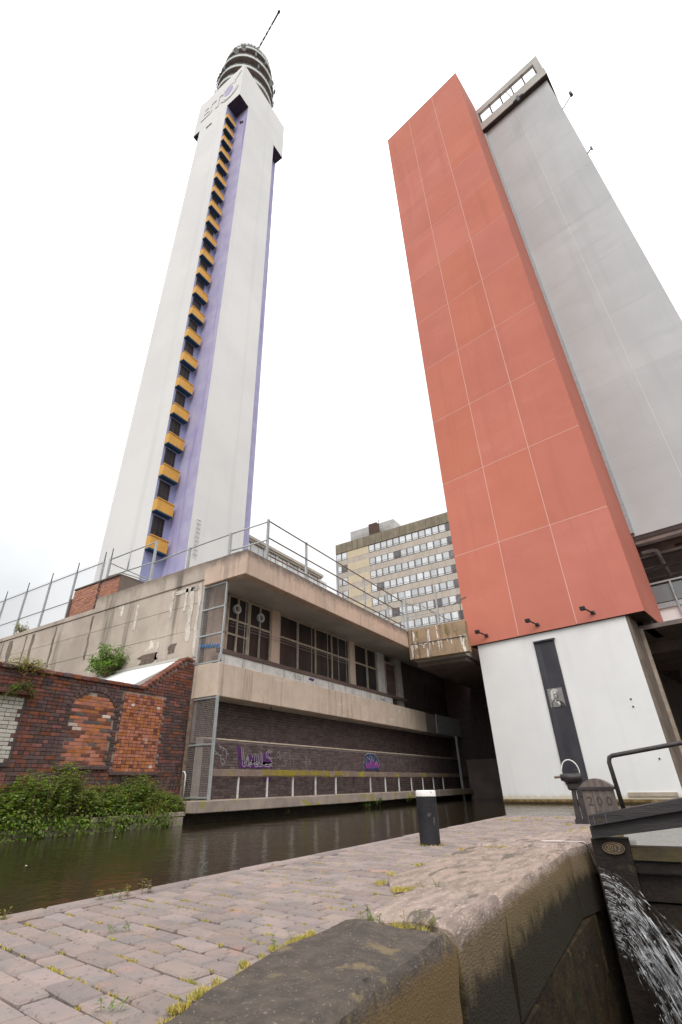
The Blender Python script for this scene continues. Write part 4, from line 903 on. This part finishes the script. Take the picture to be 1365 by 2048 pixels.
for k in range(9): hc.box(9.86+rnd.uniform(-.02,.02), 9.93, 16.94+rnd.uniform(0,.05), 17.02+rnd.uniform(0,.04), 6.5+k*.12, 6.6+k*.12)
hc.obj('toothed_joint', concrete_base, hut)
MB().cbox(9.9, 10.1, 18.75, 18.95, 6.46, 7.25, .02).obj('block_stub', chimney_m, hut)

# roof railings and chain-link fence
fr_ = thing('roof_railing', 'grey steel pipe railing along the canal edge of the roof slab', 'railing', (15.8, 9.5, 6.8))
pxs = [10.88, 13.05, 15.16, 17.28, 19.45, 21.02]
for x in pxs: MB().bar((x, 9.45, 6.62), (x, 9.45, 8.36), .07).obj('post', galv, fr_)
for zz in (8.30, 7.68, 7.06):
    for p, q in zip(pxs, pxs[1:]): MB().tube([(p, 9.43, zz), (q, 9.43, zz)], .024, 6).obj('rail', rust_rail, fr_)
fl_ = thing('gable_railing', 'thin pipe railing stepping along the top of the concrete gable wall', 'railing', (9.98, 13.5, 6.9))
for (y, z0, z1) in ((10.22, 6.8, 7.69), (12.12, 6.85, 7.69), (14.0, 6.85, 8.5), (16.74, 7.5, 8.5)): MB().bar((9.96, y, z0), (9.96, y, z1), .075).obj('post', galv, fl_)
for (p, q) in (((9.96,10.22,7.66),(10.88,9.45,8.28)), ((9.96,12.12,7.66),(9.96,10.22,7.66)), ((9.96,14.0,7.60),(9.96,12.12,7.66)), ((9.96,16.74,8.46),(9.96,14.0,8.46)), ((9.96,16.74,7.72),(9.96,14.0,7.64)), ((9.96,10.22,7.05),(10.88,9.45,7.6)), ((9.96,14.0,8.46),(9.96,14.0,8.0)), ((9.96,16.7,8.3),(12.6,16.4,8.0)), ((9.96,15.5,7.7),(9.96,15.5,8.6)), ((9.96,15.8,7.68),(12.0,15.6,7.66))):
    MB().tube([p, q], .024, 6).obj('rail', galv, fl_)
cf = thing('chain_link_fence', 'tall chain link fence with spiked posts on the concrete wall', 'fence', (9.98, 21.5, 6.5))
ys = [17.2, 19.05, 21.0, 22.95, 24.88, 26.8]
for i, y in enumerate(ys):
    MB().bar((9.98, y, 6.4 if i else 7.5), (9.98, y, 8.5), .07).obj('post', galv, cf); MB().tube([(9.98, y, 8.45), (9.98, y, 8.92)], .02, 6).obj('spike', dark_metal, cf)
MB().tube([(9.98, 16.75, 8.4), (9.98, 16.75, 8.95)], .02, 6).obj('spike', dark_metal, cf)
for zz in (8.47, 7.2):
    for p, q in zip(ys, ys[1:]):
        if zz < 8 and p < 18: continue
        MB().tube([(9.98, p, zz), (9.98, q, zz)], .022, 6).obj('rail', galv, cf)
for p, q in zip(ys, ys[1:]): MB().quad((10.02, p, 6.45), (10.02, q, 6.45), (10.02, q, 8.62), (10.02, p, 8.62)).obj('mesh', chainlink, cf)
# gate panel of thin bars at the footbridge
pg = thing('bridge_barrier', 'galvanised barrier of thin bars at the end of the roof railing', 'barrier', (21.1, 8.4, 6.84))
for y in (9.30, 7.72): MB().bar((21.12, y, 6.8), (21.12, y, 8.75), .075).obj('post', galv, pg)
for k in range(15): MB().box(21.11, 21.125, 9.22-k*.1, 9.228-k*.1, 6.9, 8.1 if k < 9 else 8.1-(k-8)*.16).obj('bar', galv, pg)
for zz in (6.95, 7.5, 8.05): MB().bar((21.12, 9.3, zz), (21.12, 7.75 if zz < 8 else 8.3, zz), .03).obj('cross_bar', galv, pg)
b = MB(); b.tube([(21.1,9.28,8.2),(21.1,8.3,7.8),(21.1,7.2,6.95)], .02, 5); b.tube([(21.1,8.5,8.0),(21.1,7.6,7.1)], .015, 5); b.obj('loose_wire', wire, pg)
b = MB(); b.tube([(21.2,6.65,6.8),(21.2,6.65,7.85),(21.2,6.3,7.95)], .02, 5); b.tube([(21.2,7.0,7.7),(21.2,6.3,7.9)], .02, 5); b.obj('rusty_bar', rust_rail, pg)

# ------------------------------------------------------------------ far buildings
off = thing('office_block', 'distant concrete office block with rows of pale windows and cream panels', 'office block', (109, 45, 6))
OX = 100.0; OY0, OY1 = 28.0, 62.6
MB().box(OX+.06, OX+18, OY0, OY1, 6, 56.6).obj('wall_core', office_conc, off)
y = OY1
while y > OY0: MB().box(OX-.15, OX+.3, y-1.70, y-.03, 54.2, 56.85).obj('parapet_panel', office_band, off); y -= 1.73
wf = MB(); 
for (p, q, u, v) in ((0,.06,0,1.95),(1.48,1.54,0,1.95)): wf.box(-.08,.2,p,q,u,v)
for zz in (0,.40,1.89): wf.box(-.06,.2,.06,1.48,zz,zz+.06)
wf_me = wf.mesh('window', office_frame); wp_me = MB().box(-.03, .05, .06, 1.48, .03, 1.92).mesh('pane', office_pane); wd_me = MB().box(-.03, .05, .06, 1.48, .03, 1.92).mesh('pane', office_pane_dark)
for r_ in range(9):
    zb = 52.1 - 3.54*r_
    y = OY1
    while y > OY0: MB().box(OX, OX+.27, y-1.71, y-.02, zb-1.60, zb-.06).obj('spandrel_panel', office_conc, off); y -= 1.73
    cols = [60.95, 59.25] + [51.05-1.73*k for k in range(13)]
    for c_ in cols:
        o = inst('window', wf_me, off, T((OX, c_-.05, zb))); dark = (c_ < 31.5) or rnd.random() < .06
        inst('pane', wd_me if dark else wp_me, o, T((OX, c_-.05, zb)))
    MB().box(OX-.02, OX+.27, 52.75, 59.15, zb-.03, zb+2.03).obj('infill_panel', cream_panel, off)
MB().box(OX+3, OX+13, 46.4, 59.6, 56.6, 61.3).obj('roof_plant', plant_grey, off)
for k in range(26): MB().box(OX+2.6, OX+2.7, 46.5+k*.5, 46.58+k*.5, 56.8, 60.0).obj('roof_rail', plant_grey, off)
MB().box(OX+.8, OX+2.3, 50.3, 52.7, 56.6, 60.6).obj('chimney', chimney_m, off)
MB().tube([(OX+1.5,50.0,60),(OX+1.5,50.0,61.6)], .07, 5).obj('aerial', dark_metal, off)
lo = thing('pilastered_building', 'distant low building with white pilasters and cornice seen over the roof slab', 'building', (62, 55, 6))
MB().box(46, 73.6, 50.15, 60, 6, 35.9).obj('wall_core', cream_panel, lo)
MB().box(45.6, 74, 49.7, 60.3, 35.9, 36.25).obj('cornice', office_conc, lo); MB().box(45.4, 74.2, 49.5, 60.5, 36.25, 36.75).obj('parapet', office_conc, lo)
xx = 47.0
while xx < 73.4:
    MB().box(xx, xx+.55, 49.9, 50.2, 20, 35.9).obj('pilaster', panel_white, lo)
    for (zb, zt) in ((34.3, 35.75), (31.0, 33.4)):
        for k in range(2):
            f_ = MB().box(xx+.7+k*1.25, xx+1.85+k*1.25, 50.05, 50.2, zb, zt).obj('window', panel_white, lo); MB().box(xx+.8+k*1.25, xx+1.75+k*1.25, 50.03, 50.06, zb+.1, zt-.1).obj('pane', office_pane, f_)
    MB().box(xx-.1, xx+3.3, 49.95, 50.14, 33.5, 34.2).obj('spandrel', cream_panel, lo)
    xx += 3.25

# ------------------------------------------------------------------ bank, bollard, lock furniture
bk = MB(); bk.prism([(10.12,-1.2),(10.12,.02),(10.4,.16),(11.13,.42),(11.13,-1.2)], 'x', -60, 9.14); o = bk.obj('canal_bank', earth, kind='structure'); fix_normals(o)
xx = 6.8
while xx < 9.1: MB().cbox(xx, xx+.1, 10.05, 10.2, -.03, .06, .01).obj('edge_brick', ledge_conc, o); xx += .108
MB().cbox(5.0, 9.13, 10.06, 10.2, -.5, -.035, .02).obj('edge_footing', ledge_conc, o)

bol = thing('mooring_bollard', 'black timber mooring bollard with white painted top on the towpath', 'bollard', (5.31, 2.33, 0))
bol.matrix_basis = bol.matrix_basis @ Matrix.Rotation(R(1.2), 4, 'Y'); WM[bol.name] = bol.matrix_basis.copy()
b = MB(); b.smooth = True; b.lathe((0,0,0), [(.098,-.05),(.098,.0),(.101,.2),(.100,.408)], 28); b.obj('post', black_paint, bol, local=True)
b = MB(); b.smooth = True; b.lathe((0,0,0), [(.1005,.408),(.1005,.452),(.092,.462),(.0,.463)], 28); b.obj('painted_top', white_chip, bol, local=True)

gate = thing('lock_gate', 'black timber lock gate with rising balance beam and handrail', 'lock gate', (5.7, .75, -.2))
GA = R(-86); gd = Vector((math.cos(GA), math.sin(GA), 0)); gn = Vector((-math.sin(GA), math.cos(GA), 0))    # along gate, upstream normal (+X)
if gn.x < 0: gn = -gn
def gbox(p, along0, along1, d0, d1, zf, name, m, par, n=1):
    """box along the gate; zf(t)->(z0,z1); d = offset upstream"""
    b = MB(); t0, t1 = along0, along1
    for t in (t0, t1):
        z0, z1 = zf(t); q = p + gd*t
        for (d, z) in ((d0,z0),(d1,z0),(d1,z1),(d0,z1)): e_ = q + gn*d; b.v.append((e_.x, e_.y, z))
    for f in ((0,1,2,3),(7,6,5,4),(0,4,5,1),(1,5,6,2),(2,6,7,3),(3,7,4,0)): b.face(*f)
    o = b.obj(name, m, par); fix_normals(o); return o
gp = Vector((5.48, .885, 0))
gbox(gp, 0, 4.6, .02, .30, lambda t: (.075+.135*t, .165+.165*t), 'balance_beam', gate_wood, gate)
pk = gbox(gp, .015, 4.6, -.025, .22, lambda t: (.168+.165*t, .245+.172*t), 'beam_plank', gate_wood, gate)
gbox(gp, .05, .054, -.027, -.023, lambda t: (.172+.165*t, .235+.172*t), 'saw_mark', old_oak, pk); gbox(gp, .148, .152, -.027, -.023, lambda t: (.172+.165*t, .235+.172*t), 'saw_mark', old_oak, pk)
gbox(gp, .085, .115, -.027, -.022, lambda t: (.205, .23), 'bolt_plate', gate_rail, pk)
gbox(gp, -.02, .27, .08, .34, lambda t: (-2.4, .07), 'mitre_post', gate_wet, gate)
for (z0, z1, d0) in ((-.075,.015,.10),(-.165,-.085,.13),(-.36,-.175,.18),(-.56,-.37,.2),(-.76,-.57,.2),(-.96,-.77,.2),(-1.2,-.97,.16),(-1.45,-1.21,.2),(-1.8,-1.46,.2),(-2.2,-1.81,.2)):
    gbox(gp, .272, 2.9, d0, .36, lambda t: (z0, z1-.006), 'gate_plank', gate_wet if z0 < -.08 else gate_rail, gate)
# oval date plate
pc = gp + gd*.145 + gn*.075
em = MB(); em.prism([(pc.y+.088*math.cos(2*math.pi*k/32), .008+.044*math.sin(2*math.pi*k/32)) for k in range(32)], 'x', pc.x-.012, pc.x+.01); pl_ = em.obj('date_plate', trim_brown, gate)
for rr in (1.0, .72):
    em = MB(); em.tube([(pc.x-.014, pc.y+.085*rr*math.cos(2*math.pi*k/32), .008+.042*rr*math.sin(2*math.pi*k/32)) for k in range(33)], .0025, 5, False); em.obj('plate_rim', gold_m, pl_)
text_mesh('2012', .058, .003, 'd', gold_m, T((pc.x-.014, pc.y, .008)) @ FACE_NX, pl_, part_name='date_lettering')
# numbered oak head post
nb = Vector((5.86, .94, 0))
ob = MB(); ob.prism([(.935,.16),(.675,.16),(.675,.455),(.935,.455)], 'x', 5.84, 6.02); hp = ob.obj('head_post', old_oak, gate); fix_normals(hp)
ob = MB(); ob.prism([(.955-.3*k/10, .463+.072*math.sin(math.pi*k/10)) for k in range(11)], 'x', 5.83, 6.03); o = ob.obj('post_cap', old_oak, hp); fix_normals(o)
MB().box(5.825, 6.03, .655, .965, .44, .462).obj('iron_band', cast_iron, hp)
MB().box(5.836, 5.842, .845, .849, .17, .52).obj('grain_split', trim_brown, hp)
text_mesh('2 0 0', .105, .002, 'n', carved, T((5.838, .80, .345)) @ FACE_NX, hp, part_name='carved_number')
text_mesh('12 0', .06, .002, 'n', carved, T((5.838, .81, .245)) @ FACE_NX, hp, part_name='carved_number')
hr = MB(); q0 = gp+gd*.30+gn*.16; q1 = gp+gd*.285+gn*.16
hr.tube([(q0.x, q0.y, .28), (q1.x, q1.y, .66), (q1.x, q1.y-.012, .70), (q1.x, q1.y-.04, .715), tuple((gp+gd*4.4+gn*.16).xy)+(1.28,), tuple((gp+gd*4.4+gn*.16).xy)+(.95,)], .019, 10); hr.obj('handrail', cast_iron, gate)

pgx, pgy = 8.55, 1.42
pdg = thing('paddle_gear', 'black cast iron paddle winding gear with white hoop beside the lock', 'paddle gear', (pgx, pgy, 0))
b = MB(); b.box(pgx-.05, pgx+.05, pgy-.01, pgy+.12, -.01, .05)
b.prism([(pgy+.11,.0),(pgy+.03,.0),(pgy+.035,.3),(pgy+.02,.5),(pgy+.11,.52),(pgy+.12,.46),(pgy+.08,.4)], 'x', pgx-.03, pgx+.03); o = b.obj('stand', cast_iron, pdg); fix_normals(o)
b = MB(); b.bar((pgx, pgy-.02, .0), (pgx, pgy-.02, .62), .07); o = b.obj('rack', cast_iron, pdg)
for k in range(20): MB().box(pgx-.02, pgx+.02, pgy-.078, pgy-.05, .03+k*.028, .044+k*.028).obj('rack_tooth', cast_iron, o)
b = MB(); b.cbox(pgx-.07, pgx+.07, pgy-.10, pgy+.16, .50, .61, .02); b.cbox(pgx-.05, pgx+.05, pgy-.06, pgy+.12, .40, .5, .02); b.tube([(pgx-.08,pgy-.11,.56),(pgx-.08,pgy+.17,.56)], .045, 10); b.tube([(pgx,pgy+.02,.55),(pgx-.09,pgy+.02,.55)], .035, 10); b.box(pgx-.04,pgx+.02,pgy+.1,pgy+.14,.59,.66); b.box(pgx-.04,pgx+.02,pgy-.06,pgy-.02,.59,.67); b.obj('gearbox', cast_iron, pdg)
b = MB(); b.tube([(pgx-.02, pgy+.12, .575), (pgx-.02, pgy+.27, .565)], .016, 8); b.obj('spindle', rust_rail, pdg)
b = MB(); b.tube([(pgx-.03, pgy+.03+.118*math.cos(R(a_)), .63+.155*math.sin(R(a_))) for a_ in range(-15, 196, 15)], .008, 6); b.obj('hoop', white_line, pdg)

# water leaking past the gate
rl_ = random.Random(5); lk = MB(); uvs = []
def fall(z0, v, side, t, ox=0.0):
    p = Vector((5.5+ox, yedge(5.5)-.15, z0)); vel = Vector((-v*.55, -v*.85*side, .12)); return p + vel*t + Vector((0,0,-4.9*t*t))
for (oz, sp, off) in ((0, 1.0, 0.0), (-.05, .86, .02), (.03, 1.10, -.03)):
    nu, nv = 46, 30; b0 = len(lk.v)
    for i in range(nu):
        f_ = i/(nu-1); z0 = -.15 + oz - .50*f_**1.2; v = sp*(1.85 - .75*f_)*(1+.10*math.sin(f_*23)+.05*math.sin(f_*61))
        for j in range(nv):
            t = .60*j/(nv-1); q = fall(z0, v, .95, t, off); q += Vector((.012*math.sin(i*2.1+j*.5), .010*math.sin(i*1.3-j*.7), .012*math.sin(i*.9+j*1.1)))*min(1, t*4); lk.v.append(tuple(q)); uvs.append((f_+oz*3, t))
    lk.smooth = True
    for i in range(nu-1):
        for j in range(nv-1): lk.face(b0+i*nv+j, b0+i*nv+j+1, b0+(i+1)*nv+j+1, b0+(i+1)*nv+j)
lk.smooth = False
for k in range(900):
    v = rl_.uniform(.7, 1.95); t = rl_.uniform(.02,.6); z0 = -.15-.5*rl_.random(); q = fall(z0, v, rl_.uniform(.8,1.1), t); d = (fall(z0, v, .95, t+.02)-fall(z0, v, .95, t)).normalized(); r_ = rl_.uniform(.0006,.0022)
    n0 = len(lk.v); lk.tube([q, q+d*r_*rl_.uniform(4,14)], [r_, r_*.5], 4); uvs += [(9.5, 9.5)]*(len(lk.v)-n0)
leak = lk.obj('leaking_water', spray, label='white spray of water leaking past the lock gate', cat='water', kind='stuff')
uvl = leak.data.uv_layers.new(name='flow')
for lp_ in leak.data.loops: uvl.data[lp_.index].uv = uvs[lp_.vertex_index]

# ------------------------------------------------------------------ vegetation
def leaf(b, p, d, up, l_, w_):
    """folded leaf: two quads either side of a midrib"""
    d = d.normalized(); s_ = d.cross(up)
    if s_.length < .05: s_ = d.cross(Vector((1,0,.3)))
    s_.normalize(); n = s_.cross(d).normalized(); i = len(b.v)
    b.v += [tuple(p), tuple(p+d*l_*.45+s_*w_*.5+n*w_*.15), tuple(p+d*l_-n*l_*.18), tuple(p+d*l_*.45-s_*w_*.5+n*w_*.15), tuple(p+d*l_*.5)]
    b.face(i, i+1, i+2, i+4); b.face(i, i+4, i+2, i+3)
def stalk_plant(b, base, h, lean, rg, ls, n, mi_leaf=0, mi_stem=1, slim=.55):
    tip = base + Vector((lean.x, lean.y, h)); b.mi = mi_stem; b.tube([base, base.lerp(tip, .5)+Vector((0,0,h*.04)), tip], [min(.006,h*.03), min(.004,h*.02), .001], 4, False); b.mi = mi_leaf
    for k in range(n):
        t = .2 + .8*(k+rg.random()*.6)/n; p = base.lerp(tip, t); a = rg.uniform(0, 2*math.pi)
        for s_ in (0, math.pi):
            d = Vector((math.cos(a+s_), math.sin(a+s_), rg.uniform(-.25,.45))); leaf(b, p, d, Vector((0,0,1)), ls*rg.uniform(.6,1.15)*(1.15-t*.45), ls*slim*rg.uniform(.7,1.1))
vg = random.Random(21); veg = MB()
for k in range(1250):
    x = vg.uniform(2.6, 9.35); y = vg.uniform(10.12, 11.0); edge = (9.45-x)/2.0
    hmax = (.84 if x < 6.6 else .66) * min(1, .45+max(0, edge)*.8) * (.75+.25*math.sin(x*3.1+1)+.15*math.sin(x*7))
    h = max(.14, hmax*vg.uniform(.55, 1.0)*(.6 if y < 10.25 else 1)); lean = Vector((vg.uniform(-.1,.1), vg.uniform(-.22,.05), 0))
    stalk_plant(veg, Vector((x, y, .05+.28*(y-10.12))), h, lean, vg, .12, 8 if h > .3 else 5, vg.choice((0,0,0,2)))
for k in range(620):        # trailing growth hanging to the water
    x = vg.uniform(2.6, 8.75) if k % 4 else vg.uniform(2.6, 7.6); y = 10.12 + vg.uniform(-.05,.1); p = Vector((x, y, vg.uniform(-.02,.2)))
    for j in range(9):
        q = p + Vector((vg.uniform(-.14,.14), -vg.uniform(0,.16), -vg.uniform(0,.26))); q.z = max(q.z, ZW+.02); veg.mi = vg.choice((0,0,2))
        leaf(veg, q, Vector((vg.uniform(-1,1), vg.uniform(-1,.1), vg.uniform(-.9,.2))), Vector((0,0,1)), vg.uniform(.04,.085), .04)
veg.obj('bank_nettles', [leaf_a, stem_m, leaf_b], label='dense green nettles and weeds along the far canal bank', cat='weeds', kind='stuff')
dry = MB()
for k in range(46):
    x = vg.uniform(5, 9.2); p = Vector((x, vg.uniform(10.1,10.9), .2)); dry.tube([p, p+Vector((vg.uniform(-.3,.3), vg.uniform(-.2,.1), vg.uniform(.3,.75)))], [.005,.002], 4, False)
for k in range(70):
    x = vg.gauss(8.3,.12) if k < 45 else vg.gauss(9.25,.1); p = Vector((x, vg.uniform(10.02,10.15), .02)); t = p+Vector((vg.uniform(-.16,.16), vg.uniform(-.15,.02), vg.uniform(.15,.36))); dry.mi = 1
    s_ = Vector((.009,0,0)); i = len(dry.v); m_ = p.lerp(t,.6)+Vector((0,0,.05)); dry.v += [tuple(p-s_), tuple(p+s_), tuple(m_+s_*.8), tuple(m_-s_*.8), tuple(t)]; dry.face(i,i+1,i+2,i+3); dry.face(i+3,i+2,i+4)
dry.obj('bank_grass', [stem_m, leaf_y], label='dry stalks and grass blades among the bank nettles', cat='grass', kind='stuff')

def bush(name, label, cat, base, spread, h, nb_, nl, ls, m, seed, droop=0.0, group=None):
    rg = random.Random(seed); t = thing(name, label, cat, base, 0, group); st = MB(); lf = MB(); B = Vector(base)
    for k in range(nb_):
        a = rg.uniform(0, 2*math.pi); r_ = rg.random()**.6; tip = B + Vector((math.cos(a)*spread[0]*r_, math.sin(a)*spread[1]*r_, h*(1-.55*r_*r_)*rg.uniform(.6,1.0)-droop*r_))
        mid = B.lerp(tip, .5) + Vector((0,0,h*.12)); st.tube([B, mid, tip], [.012,.007,.003], 4, False)
        for j in range(nl):
            u = rg.uniform(.25, 1.0); p = (B.lerp(mid, u*2) if u < .5 else mid.lerp(tip, u*2-1)) + Vector((rg.gauss(0,.07),rg.gauss(0,.07),rg.gauss(0,.06)))*(spread[0]+.3)
            leaf(lf, p, Vector((math.cos(a)+rg.uniform(-1,1), math.sin(a)+rg.uniform(-1,1), rg.uniform(-.6,.5))), Vector((0,0,1)), ls*rg.uniform(.6,1.2), ls*.42)
    st.obj('branches', stem_m, t); lf.obj('foliage', m, t); return t
bush('buddleia_shrub', 'leafy green shrub rooted against the concrete wall', 'shrub', (9.6, 14.95, 3.62), (.55, .95), 1.45, 34, 34, .17, leaf_b, 31)
bush('wall_weed', 'straggly yellow green weed spilling over the brick wall coping', 'weed', (5.25, 10.98, 2.82), (.85, .25), .28, 24, 22, .07, leaf_y, 32, .25)
bush('wall_weed', 'green weed hanging below the coping over whitewashed bricks', 'weed', (5.25, 10.97, 2.5), (.45, .12), .05, 16, 20, .065, leaf_b, 33, .42)
bush('fence_weed', 'small yellow weed tuft at the foot of the chain link fence', 'weed', (9.92, 22.3, 6.46), (.3, .5), .5, 14, 18, .11, leaf_y, 34)
bush('ledge_weed', 'larger bright green weed under the middle of the ledge', 'weed', (18.0, 9.85, -.12), (.3, .15), .38, 14, 16, .10, leaf_b, 35)
bush('ledge_weed', 'smaller bright green weed left of the larger one under the ledge', 'weed', (17.25, 9.85, -.18), (.2, .12), .24, 10, 14, .08, leaf_b, 36)
bush('ledge_weed', 'bright green weed under the ledge just left of the bollard', 'weed', (20.6, 9.85, -.1), (.25, .12), .30, 10, 14, .09, leaf_b, 37)
bush('ledge_weed', 'tiny green sprig under the left end of the ledge', 'weed', (12.9, 9.95, -.14), (.1, .06), .16, 6, 10, .05, leaf_b, 38)

def sprig(name, label, base, h, n, m, seed, ls=.03):
    rg = random.Random(seed); b = MB(); t = None
    for k in range(n):
        stalk_plant(b, Vector(base)+Vector((rg.gauss(0,.02),rg.gauss(0,.02),0)), h*rg.uniform(.6,1), Vector((rg.gauss(0,.02),rg.gauss(0,.02),0)), rg, ls, 4, slim=.32)
    o = b.obj(name, [m, stem_m]); o['label'] = label; o['category'] = 'weed'; o['group'] = 'weeds on the towpath'; return o
SP = [((2.06,2.83,0),.075,2,leaf_y,'reddish weed sprig on the kerb, leftmost of the close row of five'), ((2.15,2.825,0),.06,2,leaf_b,'green weed sprig second from left in the row of five on the kerb'), ((2.2,2.82,0),.06,2,leaf_y,'pale weed sprig third from left in the row of five on the kerb'), ((2.32,2.81,0),.085,2,leaf_y,'tall weed sprig fourth from left in the row of five on the kerb'), ((2.38,2.81,0),.08,2,stem_m,'brown weed sprig at the right end of the row of five on the kerb'), ((1.57,2.85,0),.05,3,leaf_y,'pale weed tuft on the kerb at the left edge of the picture'),
      ((2.31,1.36,0),.055,3,leaf_y,'leafy weed at the left corner of the small coping stone'), ((2.32,1.31,0),.07,3,leaf_b,'tallest weed by the left corner of the small coping stone'), ((2.325,1.15,.01),.06,2,leaf_y,'yellow weed sprig midway along the joint before the small coping stone'), ((2.33,1.06,.01),.055,2,leaf_y,'weed sprig near the lock end of the joint before the small coping stone'), ((1.87,1.43,0),.045,3,leaf_b,'dark green weed beside the tarred coping stone'), ((3.06,1.42,.01),.045,3,leaf_y,'weed at the left of the joint behind the small coping stone'), ((3.07,1.33,.015),.05,2,leaf_b,'upright weed in the joint behind the small coping stone'), ((4.3,1.44,.02),.035,2,leaf_y,'small dry sprig in the middle of the long coping stone'), ((5.27,1.13,.02),.05,2,stem_m,'brown sprig by the painted white line'), ((3.44,2.79,0),.04,2,leaf_y,'tiny sprig on the kerb halfway to the bollard'), ((1.73,2.2,0),.035,4,leaf_b,'green grass tuft in the pavers near the left'), ((1.17,1.52,0),.03,3,leaf_b,'broad green blades between the nearest pavers')]
for i, (p, h, n, m, lb) in enumerate(SP): sprig('towpath_weed', lb, p, h*1.05, n, m, 60+i, .036 if i < 10 else .024)

# moss and dry grass tufts in the joints
mg = random.Random(9); mo = MB()
def tuft(x, y, z, n, r_, h):
    for k in range(n):
        a = mg.uniform(0, 6.28); q = mg.random()**.5*r_; p = Vector((x+math.cos(a)*q, y+math.sin(a)*q, z)); l_ = h*mg.uniform(.5,1.2)
        d = Vector((mg.gauss(0,.6), mg.gauss(0,.6), 1)).normalized(); s_ = Vector((math.cos(a+1.5), math.sin(a+1.5), 0))*.0016*mg.uniform(.7,1.6); i = len(mo.v)
        mo.v += [tuple(p-s_), tuple(p+s_), tuple(p+d*l_)]; mo.face(i, i+1, i+2)
for k in range(2600):
    i = mg.randint(-8, 98); j = mg.randint(-2, 16); u = (i+.5)*PW; v = (j + mg.random())*PL
    x = u*ca - v*sa; y = u*sa + v*ca + .4
    if x < .95 or x > 10 or y > 2.84 or y < stone_inner(x)+.01: continue
    if mg.random() < .45*abs(math.sin(x*2.7+y*3.9)): continue
    ln = mg.uniform(.01,.045)
    for q in range(mg.randint(2,5)): tuft(x+mg.uniform(-.003,.003), y+mg.uniform(-ln,ln), -.009, 14, .008, .0115)
x = 1.0
while x < 2.3:
    if mg.random() < .55:
        for q in range(mg.randint(1,4)): tuft(x+mg.gauss(0,.022), stone_inner(x)+mg.gauss(.012,.014), 0, 60, mg.uniform(.012,.03), .014)
    x += mg.uniform(.05,.13)
for (x, y) in ((3.05,1.46),(3.05,1.42),(3.055,1.5),(3.02,1.55),(2.31,1.18),(2.32,1.2),(3.2,1.75),(3.5,1.8),(4.0,1.82),(4.5,1.84),(5.0,1.87),(5.26,1.7),(5.26,1.6),(5.26,1.4),(5.9,1.75),(6.2,1.66),(6.7,1.52),(7.2,1.36),(7.6,1.33),(8.2,1.6),(8.8,2.4),(9.2,2.2),(9.5,2.5),(9.0,2.7),(9.7,2.0)):
    for q in range(3): tuft(x+mg.gauss(0,.03), y+mg.gauss(0,.03), .005, 70, .035, .020)
for (x, y, n_) in ((1.36,1.36,3),(1.46,1.36,2),(1.62,1.42,2),(1.85,1.44,4),(1.92,1.44,5),(1.98,1.45,4),(2.05,1.44,3),(1.28,1.34,3),(3.04,1.47,6),(2.3,1.17,4),(2.31,1.38,3)):
    for q in range(n_): tuft(x+mg.gauss(0,.018), y+mg.gauss(0,.012), 0, 90, .016, .020)
for k in range(16): a_ = k*.4; tuft(5.31+.11*math.cos(a_), 2.33+.11*math.sin(a_), 0, 20, .015, .015)
mo.obj('joint_moss', moss_m, label='golden moss and dry grass tufts growing in the paving joints', cat='moss', kind='stuff')
# floating leaves
for (x, y, lb) in ((6.3, 8.6, 'pale floating leaf on the canal nearer the far bank'), (3.6, 6.4, 'pale floating leaf on the canal nearer the towpath')):
    b = MB(); leaf(b, Vector((x, y, ZW+.012)), Vector((1,.3,0)), Vector((0,0,1)), .09, .05); o = b.obj('floating_leaf', b_pale); o['label'] = lb; o['category'] = 'leaf'
